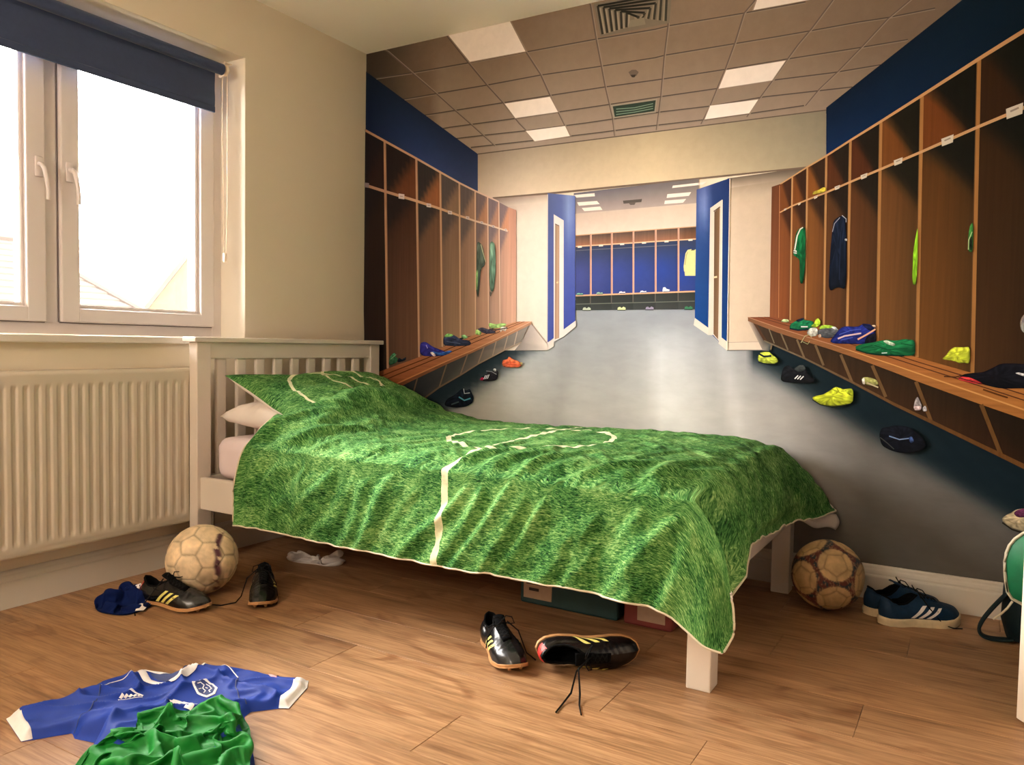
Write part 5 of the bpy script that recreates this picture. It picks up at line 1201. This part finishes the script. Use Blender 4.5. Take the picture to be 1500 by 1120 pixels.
def cloth(name, poly, hf, mat, step=.004, parent=None, z_edge=.0008, lift=None):
    """hf(x, y, d) gives the height above the floor; d = distance from the outline"""
    xs = np.arange(min(p[0] for p in poly)-step, max(p[0] for p in poly)+2*step, step); ys_ = np.arange(min(p[1] for p in poly)-step, max(p[1] for p in poly)+2*step, step)
    X, Y = np.meshgrid(xs, ys_, indexing='ij'); d = seg_dist(X, Y, poly)
    gx, gy = np.gradient(d, step); gn = np.hypot(gx, gy)+1e-9
    out = (d < 0) & (d > -1.5*step); X = np.where(out, X-gx/gn*d, X); Y = np.where(out, Y-gy/gn*d, Y)
    keep = d > -1.5*step; Zh = np.where(d > 0, hf(X, Y, np.maximum(d, 0)), z_edge if lift is None else lift(X, Y))
    idx = -np.ones(X.shape, int); idx[keep] = np.arange(keep.sum()); V = np.stack([X[keep], Y[keep], Zh[keep]], -1)
    k4 = keep[:-1, :-1] & keep[1:, :-1] & keep[1:, 1:] & keep[:-1, 1:] & ((d[:-1, :-1] > 0)|(d[1:, :-1] > 0)|(d[1:, 1:] > 0)|(d[:-1, 1:] > 0))
    F = np.stack([idx[:-1, :-1][k4], idx[1:, :-1][k4], idx[1:, 1:][k4], idx[:-1, 1:][k4]], -1)
    return mesh_obj(name, V, F.tolist(), mat, parent, True)
def floor_xy(u, v, z=0.0):
    d = AX_W + AX_R*((u-750)/CAM_F) - AX_U*((v-560)/CAM_F); k = (z-CAM_LOC.z)/d.z
    return CAM_LOC.x+k*d.x, CAM_LOC.y+k*d.y
# shirt outline in image pixels, projected through the camera onto the floor (metres)
jersey = [floor_xy(*q) for q in [(9, 1054), (25, 1044), (77, 1034), (127, 1014), (145, 1005), (172, 997), (200, 989), (213, 985), (253, 991), (290, 982), (295, 972.5), (307, 976), (323, 980), (360, 983), (397, 991), (437, 996),
    (452, 998), (450, 1008), (423, 1038), (408, 1038), (367, 1043), (358, 1050), (364, 1075), (372, 1110), (378, 1150), (300, 1175), (200, 1175), (112, 1140), (118, 1115), (134, 1099), (142, 1089), (109, 1082), (106, 1074), (48, 1084), (31, 1087)]]
def jh(x, y, d):
    b_ = .012*sstep(d/.018)
    w = .011*pn(x*9+y*3, y*8-x*2, 101)+.016*np.clip(ridge(x*5+y*4+.3*pn(x*6, y*6, 3), y*7-x*2.5, 102), 0, 1)**5+.010*np.clip(ridge(x*9-y*6, (x+y)*4, 105), 0, 1)**5+.005*pn(x*26, y*22, 103)
    cx_, cy_ = floor_xy(180, 1085); lumps = .030*np.exp(-(((x-cx_)/.13)**2+((y-cy_)/.10)**2))
    return .0012+b_+(w+lumps)*sstep(d/.035)
js = tag(empty('football_shirt', (0, 0, 0)), 'blue football shirt with white collar and cuffs lying flat on the floor', 'shirt')
cloth('shirt_body', jersey, jh, M['blue'], .004, js)
dj = lambda x, y: np.maximum(seg_dist(np.array([x]), np.array([y]), jersey)[0], 0)
def patch(name, pts, mat, parent, hf=jh, df=dj, e=.0016, n=10, wid=None):
    """a flat piece sewn or printed on the cloth; follows the folds"""
    P_ = [floor_xy(*q) for q in pts]
    if wid:
        Vp = []; Fp = []; res = []
        for i in range(len(P_)-1):
            for q in np.linspace(0, 1, n, endpoint=False): res.append((P_[i][0]*(1-q)+P_[i+1][0]*q, P_[i][1]*(1-q)+P_[i+1][1]*q))
        res.append(P_[-1]); m_ = len(res)
        for i, (x, y) in enumerate(res):
            x0, y0 = res[max(i-1, 0)]; x1, y1 = res[min(i+1, m_-1)]; l_ = math.hypot(x1-x0, y1-y0) or 1
            for s_ in (-1, -.33, .33, 1):
                xx, yy = x-(y1-y0)/l_*wid*s_/2, y+(x1-x0)/l_*wid*s_/2
                Vp.append((xx, yy, float(hf(np.array(xx), np.array(yy), df(xx, yy)))+e*(1 if abs(s_) < 1 else .55)))
        Fp = [(4*i+k, 4*i+k+1, 4*i+5+k, 4*i+4+k) for i in range(m_-1) for k in range(3)]
        return mesh_obj(name, Vp, Fp, mat, parent, True)
    return cloth(name, P_, lambda x, y, d: hf(x, y, np.maximum(seg_dist(x, y, jersey), 0) if df is dj else df(x, y))+e, mat, .003, parent,
                 lift=lambda x, y: hf(x, y, np.maximum(seg_dist(x, y, jersey), 0) if df is dj else df(x, y))+e*.6)
patch('cuff', [(9, 1054), (25, 1044), (48, 1083.5), (31, 1087)], M['white'], js)
patch('cuff', [(436.5, 996), (452, 998), (450, 1008), (423, 1038.5), (408, 1038), (411, 1030), (424, 1018), (432, 1004)], M['white'], js)
patch('collar', [(205, 990), (216, 1003), (234, 1008.5), (251, 1009), (270, 1003.5), (285, 994), (298, 977)], M['white'], js, wid=.018, e=.004)
patch('collar_back', [(211, 989), (236, 993.5), (262, 992), (290, 984.5)], M['white'], js, wid=.011, e=.003)
patch('neck_lining', [(219, 993), (252, 995), (284, 989), (272, 998), (250, 1003), (232, 1001)], M['bluedark'], js, e=.0008)
patch('piping', [(199, 995), (180, 1004), (160, 1011), (147, 1019)], M['white'], js, wid=.003, n=6)
patch('piping', [(322, 983), (333, 987), (345, 995), (349, 1000)], M['white'], js, wid=.003, n=6)
patch('sleeve_seam', [(147, 1019), (142, 1040), (128, 1056), (108, 1076)], M['bluedark'], js, wid=.003, n=6)
patch('sleeve_seam', [(349, 999), (345, 1016), (351, 1030), (361, 1041)], M['bluedark'], js, wid=.003, n=6)
# crest: white edged octagon with a small animal figure
bd_ = patch('crest', [(281, 1017), (287, 1011.5), (300, 1009), (313, 1011), (319, 1017), (315, 1024), (303, 1028.5), (289, 1026)], M['white'], js, e=.0020)
patch('crest_field', [(284.5, 1017), (289, 1013), (300, 1011), (311, 1013), (315.5, 1017), (312, 1023), (302.5, 1026.3), (291, 1024.2)], M['bluedark'], js, e=.0028)
for l_ in ([(289, 1016), (294, 1014), (299, 1015), (297, 1019), (301, 1021), (298, 1024)], [(302, 1013.5), (307, 1015), (310, 1018), (306, 1020), (308, 1022.5)], [(291, 1021), (295, 1019.5)], [(301, 1017.5), (304.5, 1018)]):
    patch('crest_figure', l_, M['white'], js, wid=.0035, n=4, e=.0036)
# maker's mark on the other breast
patch('makers_mark', [(178, 1031), (186, 1029.5), (196, 1029), (204, 1029.5), (210, 1031)], M['white'], js, wid=.005, n=5, e=.0022)
for k in range(5): patch('makers_mark', [(176+6.4*k, 1037-1.2*k), (180.5+6.4*k, 1034-1.0*k)], M['white'], js, wid=.006, n=3, e=.0022)
patch('makers_mark', [(173, 1038.5), (190, 1036), (209, 1032.5)], M['white'], js, wid=.002, n=5, e=.0022)
patch('sleeve_print', [(396, 994), (403, 1000)], M['pink'], js, wid=.012, n=3, e=.0022); patch('sleeve_print', [(404, 993), (409, 993.5), (407, 996)], M['pink'], js, wid=.006, n=3, e=.0022)
# the squad number shows only its upper strokes above the green shirt
patch('number_print', [(261, 1039), (257, 1045), (246, 1054)], M['white'], js, wid=.020, n=4, e=.003); patch('number_print', [(249, 1048), (258, 1041)], M['white'], js, wid=.012, n=4, e=.003)
patch('number_print', [(266, 1040.5), (276, 1041.5), (288, 1043)], M['white'], js, wid=.018, n=4, e=.003); patch('number_print', [(286, 1042), (274, 1052)], M['white'], js, wid=.016, n=4, e=.003)

GZ = .022
gshirt = [floor_xy(u, v, GZ) for u, v in [(112, 1122), (140, 1105), (172, 1091), (190, 1089), (197, 1098), (203, 1072), (211, 1064), (230, 1055), (255, 1050), (290, 1044), (300, 1039), (315, 1036), (338, 1040), (357, 1048), (367, 1060), (366, 1080), (368, 1105), (365, 1122), (372, 1160), (330, 1190), (230, 1195), (120, 1170), (95, 1140)]]
def crumple(name, poly, ng, under, h, grow, iters, mat, parent=None, fq=11, seed=210, edge=.0015):
    """a piece of cloth larger than its outline, left to buckle over the height field under(x, y)"""
    poly = smooth_poly(poly, 2); cg = np.array(poly).mean(0); ga = np.array(poly)-cg; an_ = np.arctan2(ga[:, 1], ga[:, 0]); od = np.argsort(an_); an_ = an_[od]; rr_ = np.hypot(ga[:, 0], ga[:, 1])[od]
    an3 = np.concatenate([an_-2*np.pi, an_, an_+2*np.pi]); rr3 = np.tile(rr_, 3)
    gg = np.linspace(-1, 1, ng); GA, GB = np.meshgrid(gg, gg, indexing='ij'); rho = np.maximum(np.abs(GA), np.abs(GB)); ang = np.arctan2(GB, GA)
    rad_ = np.interp(ang, an3, rr3)*rho; GX, GY = cg[0]+rad_*np.cos(ang), cg[1]+rad_*np.sin(ang)
    GF = under(GX, GY)
    Z0 = GF+.004+h*(1-rho**6)*(.9+1.7*pn(GX*fq, GY*fq, seed)+.9*np.clip(ridge(GX*fq*.8-GY*fq, (GX+GY)*fq*.36, seed+1), -.5, 1)+.7*pn(GX*fq*2.7, GY*fq*2.7, seed+2))
    GP = np.stack([GX, GY, np.where(rho > .999, GF+.004, Z0)], -1); pg = np.zeros((ng, ng)); pg[0] = pg[-1] = 1; pg[:, 0] = pg[:, -1] = 1
    GP = settle(GP, grow, iters, .00003, GF, None, pin=pg, bend=.35, kb=(2, 3), damp=.9)
    ix = np.arange(ng*ng).reshape(ng, ng); Fg = np.stack([ix[:-1, :-1], ix[1:, :-1], ix[1:, 1:], ix[:-1, 1:]], -1).reshape(-1, 4).tolist()
    rim = [int(k) for k in list(ix[0, :-1])+list(ix[:-1, -1])+list(ix[-1, :0:-1])+list(ix[:0:-1, 0])]; Vg = GP.reshape(-1, 3).tolist(); o_ = len(Vg)
    for k in rim: x, y, z = Vg[k]; Vg.append([x-(x-cg[0])*.02, y-(y-cg[1])*.02, edge])
    Fg += [[rim[k], o_+k, o_+(k+1) % len(rim), rim[(k+1) % len(rim)]] for k in range(len(rim))]
    o = mesh_obj(name, Vg, Fg, mat, parent, True); g_s = o.modifiers.new('smooth', 'SUBSURF'); g_s.levels = 1; g_s.render_levels = 2
    return o, BVHTree.FromPolygons([tuple(v) for v in Vg], Fg)
def over_jersey(x, y):
    d = np.maximum(seg_dist(x, y, jersey), 0); return np.where(d > 0, jh(x, y, d), .001)+.010
gs, _ = crumple('green_shirt', gshirt, 92, over_jersey, .019, (1.27, 1.25), 170, M['green'])
tag(gs, 'crumpled green shirt thrown on top of the blue football shirt', 'shirt')
# dark navy cloth under the first boot
nz_ = [floor_xy(*q) for q in [(137, 890), (146, 882), (160, 880), (172, 876), (178, 864), (192, 861), (208, 862), (222, 868), (226, 884), (216, 893), (203, 897), (184, 903), (146, 899)]]
nv = tag(empty('navy_cloth', (0, 0, 0)), 'crumpled navy cloth with white trim behind the heel of a black boot', 'clothing')
_, nbv = crumple('cloth_body', nz_, 56, lambda x, y: x*0+.002, .024, (1.24, 1.22), 140, M['navycloth'], nv, fq=13, seed=320)
def npatch(pts, wid):
    P_ = [floor_xy(*q, .02) for q in pts]; Vp = []
    for i, (x, y) in enumerate(P_):
        x0, y0 = P_[max(i-1, 0)]; x1, y1 = P_[min(i+1, len(P_)-1)]; l_ = math.hypot(x1-x0, y1-y0)
        for s_ in (-1, 0, 1):
            xx, yy = x-(y1-y0)/l_*wid*s_/2, y+(x1-x0)/l_*wid*s_/2; h_ = nbv.ray_cast(Vector((xx, yy, .3)), Vector((0, 0, -1))); Vp.append((xx, yy, (h_[0].z if h_[0] else .005)+.003))
    mesh_obj('white_trim', Vp, [(3*i+k, 3*i+k+1, 3*i+4+k, 3*i+3+k) for i in range(len(P_)-1) for k in (0, 1)], M['white'], nv, True)
npatch([(198, 872), (202, 870), (206, 869)], .018); npatch([(204, 888), (208, 884), (212, 880)], .024)

# ------------------------------------------------------------------ backpack against the mural wall
bp = empty('backpack', (2.735, -.185, 0), label='dark backpack with a green front pocket and pale piping, half hidden by the door', cat='bag')
def loft(name, secs, mat, parent, n=28, pw=2.6):
    """secs: (z, cx, cy, rx, ry) superellipse rings"""
    Vv = []; Ff = []
    for (z, cx_, cy_, rx, ry) in secs:
        for k in range(n):
            a = 2*math.pi*k/n; c, s_ = math.cos(a), math.sin(a)
            Vv.append((cx_+rx*math.copysign(abs(c)**(2/pw), c), cy_+ry*math.copysign(abs(s_)**(2/pw), s_), z))
    m_ = len(secs)
    for i in range(m_-1):
        for k in range(n): Ff.append((i*n+k, i*n+(k+1) % n, (i+1)*n+(k+1) % n, (i+1)*n+k))
    Ff += [tuple(range(n))[::-1], tuple(range((m_-1)*n, m_*n))]
    return mesh_obj(name, Vv, Ff, mat, parent, True)
loft('bag_body', [(.002, 0, 0, .10, .07), (.012, 0, 0, .135, .088), (.06, 0, 0, .148, .095), (.15, 0, 0, .145, .095), (.23, 0, .005, .136, .088), (.29, 0, .02, .112, .070), (.335, 0, .035, .070, .045), (.352, 0, .04, .030, .02)], M['bag_dark'], bp)
# front pocket panel, green, egg shaped, standing proud with a piped rim
out_ = [(-.122, .20), (-.135, .145), (-.145, .20), (-.148, .255), (-.135, .30), (-.10, .335), (-.05, .352), (.02, .355), (.09, .33), (.12, .28), (.12, .18), (.09, .125), (.02, .105), (-.06, .112), (-.10, .130)][1:]
out_ = smooth_poly(out_, 1)
Vv = []; ns = 8
cxp, czp = -.01, .235
for r_ in range(ns+1):
    f_ = r_/ns
    for (x, z) in out_: Vv.append((cxp+(x-cxp)*f_, -.093-.034*(1-f_**3)-.003*math.sin(x*60+z*40)*(1-f_), czp+(z-czp)*f_))
n_ = len(out_); Ff = [(i*n_+k, i*n_+(k+1) % n_, (i+1)*n_+(k+1) % n_, (i+1)*n_+k) for i in range(ns) for k in range(n_)]
pk = mesh_obj('front_pocket', Vv, Ff, M['bag_green'], bp, True); sb = pk.modifiers.new('s', 'SUBSURF'); sb.levels = 1; sb.render_levels = 1
MB().tube([(x, -.095, z) for x, z in out_+out_[:2]], .0042, 7).build('pocket_piping', M['piping'], bp, True)
MB().tube([(-.125, -.098, .135), (-.136, -.102, .115), (-.150, -.098, .095), (-.168, -.094, .075)], .0032, 6).build('zip_pull', M['piping'], bp, True)
mb = MB()
def strap(pts, w, th, name, mat, parent):
    """flat webbing: ribbon of width w along y"""
    mb = MB(); pr = None; q = []
    for i, (x, y, z) in enumerate(pts):
        x0, _, z0_ = pts[max(i-1, 0)]; x1, _, z1_ = pts[min(i+1, len(pts)-1)]; l_ = math.hypot(x1-x0, z1_-z0_); nx_, nz2 = -(z1_-z0_)/l_, (x1-x0)/l_
        q.append([mb.b.verts.new(v) for v in ((x-nx_*th, y-w/2, z-nz2*th), (x+nx_*th, y-w/2, z+nz2*th), (x+nx_*th, y+w/2, z+nz2*th), (x-nx_*th, y+w/2, z-nz2*th))])
    for a, b_ in zip(q[:-1], q[1:]):
        for k in range(4): mb.b.faces.new((a[k], a[(k+1) % 4], b_[(k+1) % 4], b_[k]))
    mb.b.faces.new(q[0][::-1]); mb.b.faces.new(q[-1])
    o = mb.build(name, mat, parent, True); s_ = o.modifiers.new('s', 'SUBSURF'); s_.levels = 1; s_.render_levels = 2
    return o
strap([(-.12, -.045, .165), (-.135, -.05, .145), (-.165, -.055, .105), (-.19, -.058, .065), (-.203, -.06, .035), (-.198, -.06, .014), (-.175, -.06, .008), (-.14, -.055, .010), (-.11, -.05, .014)], .034, .006, 'shoulder_strap', M['bag_dark'], bp)
strap([(-.03, .045, .335), (-.02, .045, .375), (.02, .045, .38), (.035, .045, .335)], .022, .003, 'carry_handle', M['bag_dark'], bp)

# ------------------------------------------------------------------ things under the bed
b1 = empty('storage_box', (1.47, -.50, 0), label='dark teal storage box with a beige label under the bed', cat='box')
MB().box(-.20, .135, -.19, .19, .0, .15, .008, 2).build('box_body', M['teal'], b1); MB().box(-.205, .14, -.195, .195, .15, .17, .006, 2).build('box_lid', M['teal'], b1)
MB().box(-.185, -.085, -.1925, -.190, .02, .115).build('label_card', M['label'], b1)
mb = MB()
for z_, x0, x1 in ((.085, -.175, -.12), (.065, -.175, -.10), (.045, -.165, -.13)): mb.box(x0, x1, -.1935, -.1920, z_, z_+.009)
mb.build('label_print', M['ink'], b1)
b2 = empty('storage_box', (1.70, -.50, 0), label='dull red storage box under the foot of the bed', cat='box')
MB().box(-.075, .075, -.19, .17, .0, .12, .008, 2).build('box_body', M['redbox'], b2); MB().box(-.08, .08, -.195, .175, .12, .14, .006, 2).build('box_lid', M['redbox'], b2)
MB().box(-.03, .055, -.1925, -.190, .02, .08).build('label_card', M['label'], b2)
# thin white strapping lying on the floor under the bed
sk = tag(empty('white_sock', (0, 0, 0)), 'twisted white sock lying under the side of the bed', 'sock')
sock = smooth_poly([floor_xy(*q) for q in [(415, 819), (432, 811), (440, 816), (470, 819), (500, 810), (505, 815), (480, 822), (503, 818), (505, 828), (480, 831), (462, 827), (435, 825)]], 1)
crumple('sock_body', sock, 50, lambda x, y: x*0+.002, .010, (1.25, 1.25), 120, M['cotton'], sk, fq=24, seed=410)
# ------------------------------------------------------------------ houses beyond the window
def house(name, label, ridge_a, ridge_b, eave_z, hw, hip, wall_mat, loc):
    """ridge runs along y at x = loc; stepped tile courses on the slope facing the window and on the hip end"""
    r = empty(name, (loc, 0, 0), label=label, cat='house')
    zr = ridge_a[1]; y0, y1 = ridge_a[0], ridge_b
    n = 22
    MB().box(-hw+.3, hw-.3, y0+.3, y1+hip-.3, -3.0, eave_z).build('wall', wall_mat, r)
    rf = MB().box(-hw+.2, hw-.2, y0+.2, y1+hip*.9, eave_z-.1, eave_z).build('roof', M['rooftile'], r)
    for k in range(n):
        f0, f1 = k/n, (k+1)/n
        xa, xb = hw*(1-f0), hw*(1-f1); za, zb = eave_z+(zr-eave_z)*f0, eave_z+(zr-eave_z)*f1; ya, yb = y1+hip*(1-f0), y1+hip*(1-f1); sa, sb_ = y0-hip*(1-f0), y0-hip*(1-f1)
        t_ = .035
        V = [(xa, sa, za), (xa, ya, za), (xb, yb, zb), (xb, sb_, zb), (xa, sa, za+t_), (xa, ya, za+t_), (xb, yb, zb+.004), (xb, sb_, zb+.004),
             (-xa, ya, za), (-xb, yb, zb), (-xa, ya, za+t_), (-xb, yb, zb+.004), (-xa, sa, za), (-xb, sb_, zb), (-xa, sa, za+t_), (-xb, sb_, zb+.004)]
        F = [(4, 5, 6, 7), (0, 1, 5, 4), (5, 10, 11, 6), (1, 8, 10, 5), (10, 14, 15, 11), (8, 12, 14, 10), (14, 4, 7, 15), (12, 0, 4, 14)]
        mesh_obj('tile_course', V, F, M['rooftile'], rf)
    MB().tube([(0, y0, zr+.02), (0, y1, zr+.02)], .09, 8).build('ridge_tiles', M['rooftile'], rf, True)
    MB().tube([(0, y1, zr+.02), (hw, y1+hip, eave_z+.02)], .07, 8).build('hip_tiles', M['rooftile'], rf, True)
    return r
house('neighbour_house', 'neighbouring house with a hipped tile roof seen low in the window', (-3.0, 2.50), 4.55, .0, 3.2, 2.9, M['stone'], -12.0)
g2 = empty('gable_house', (-15.5, 11.6, 0), label='neighbouring house showing a pale brick gable, low at the right of the window', cat='house')
# gable wall faces the window; its verge climbs away to the right
mb = MB(); mb.prism([(-3.37, -3.0), (3.37, -3.0), (3.37, .04), (0, 4.05), (-3.37, .04)], 'x', -4.0, 0); mb.build('gable_wall', M['stone'], g2)
for sg_ in (-1, 1):
    mb = MB(); mb.prism([(sg_*3.54, -.07), (sg_*3.54, .10), (0, 4.34), (0, 4.16)], 'x', -4.1, .12); mb.build('roof_slope', M['rooftile'], g2)
tag(MB().box(-40, -.6, -30, 40, -3.2, -3.0).build('ground', M['bounce_ground']), kind='structure')
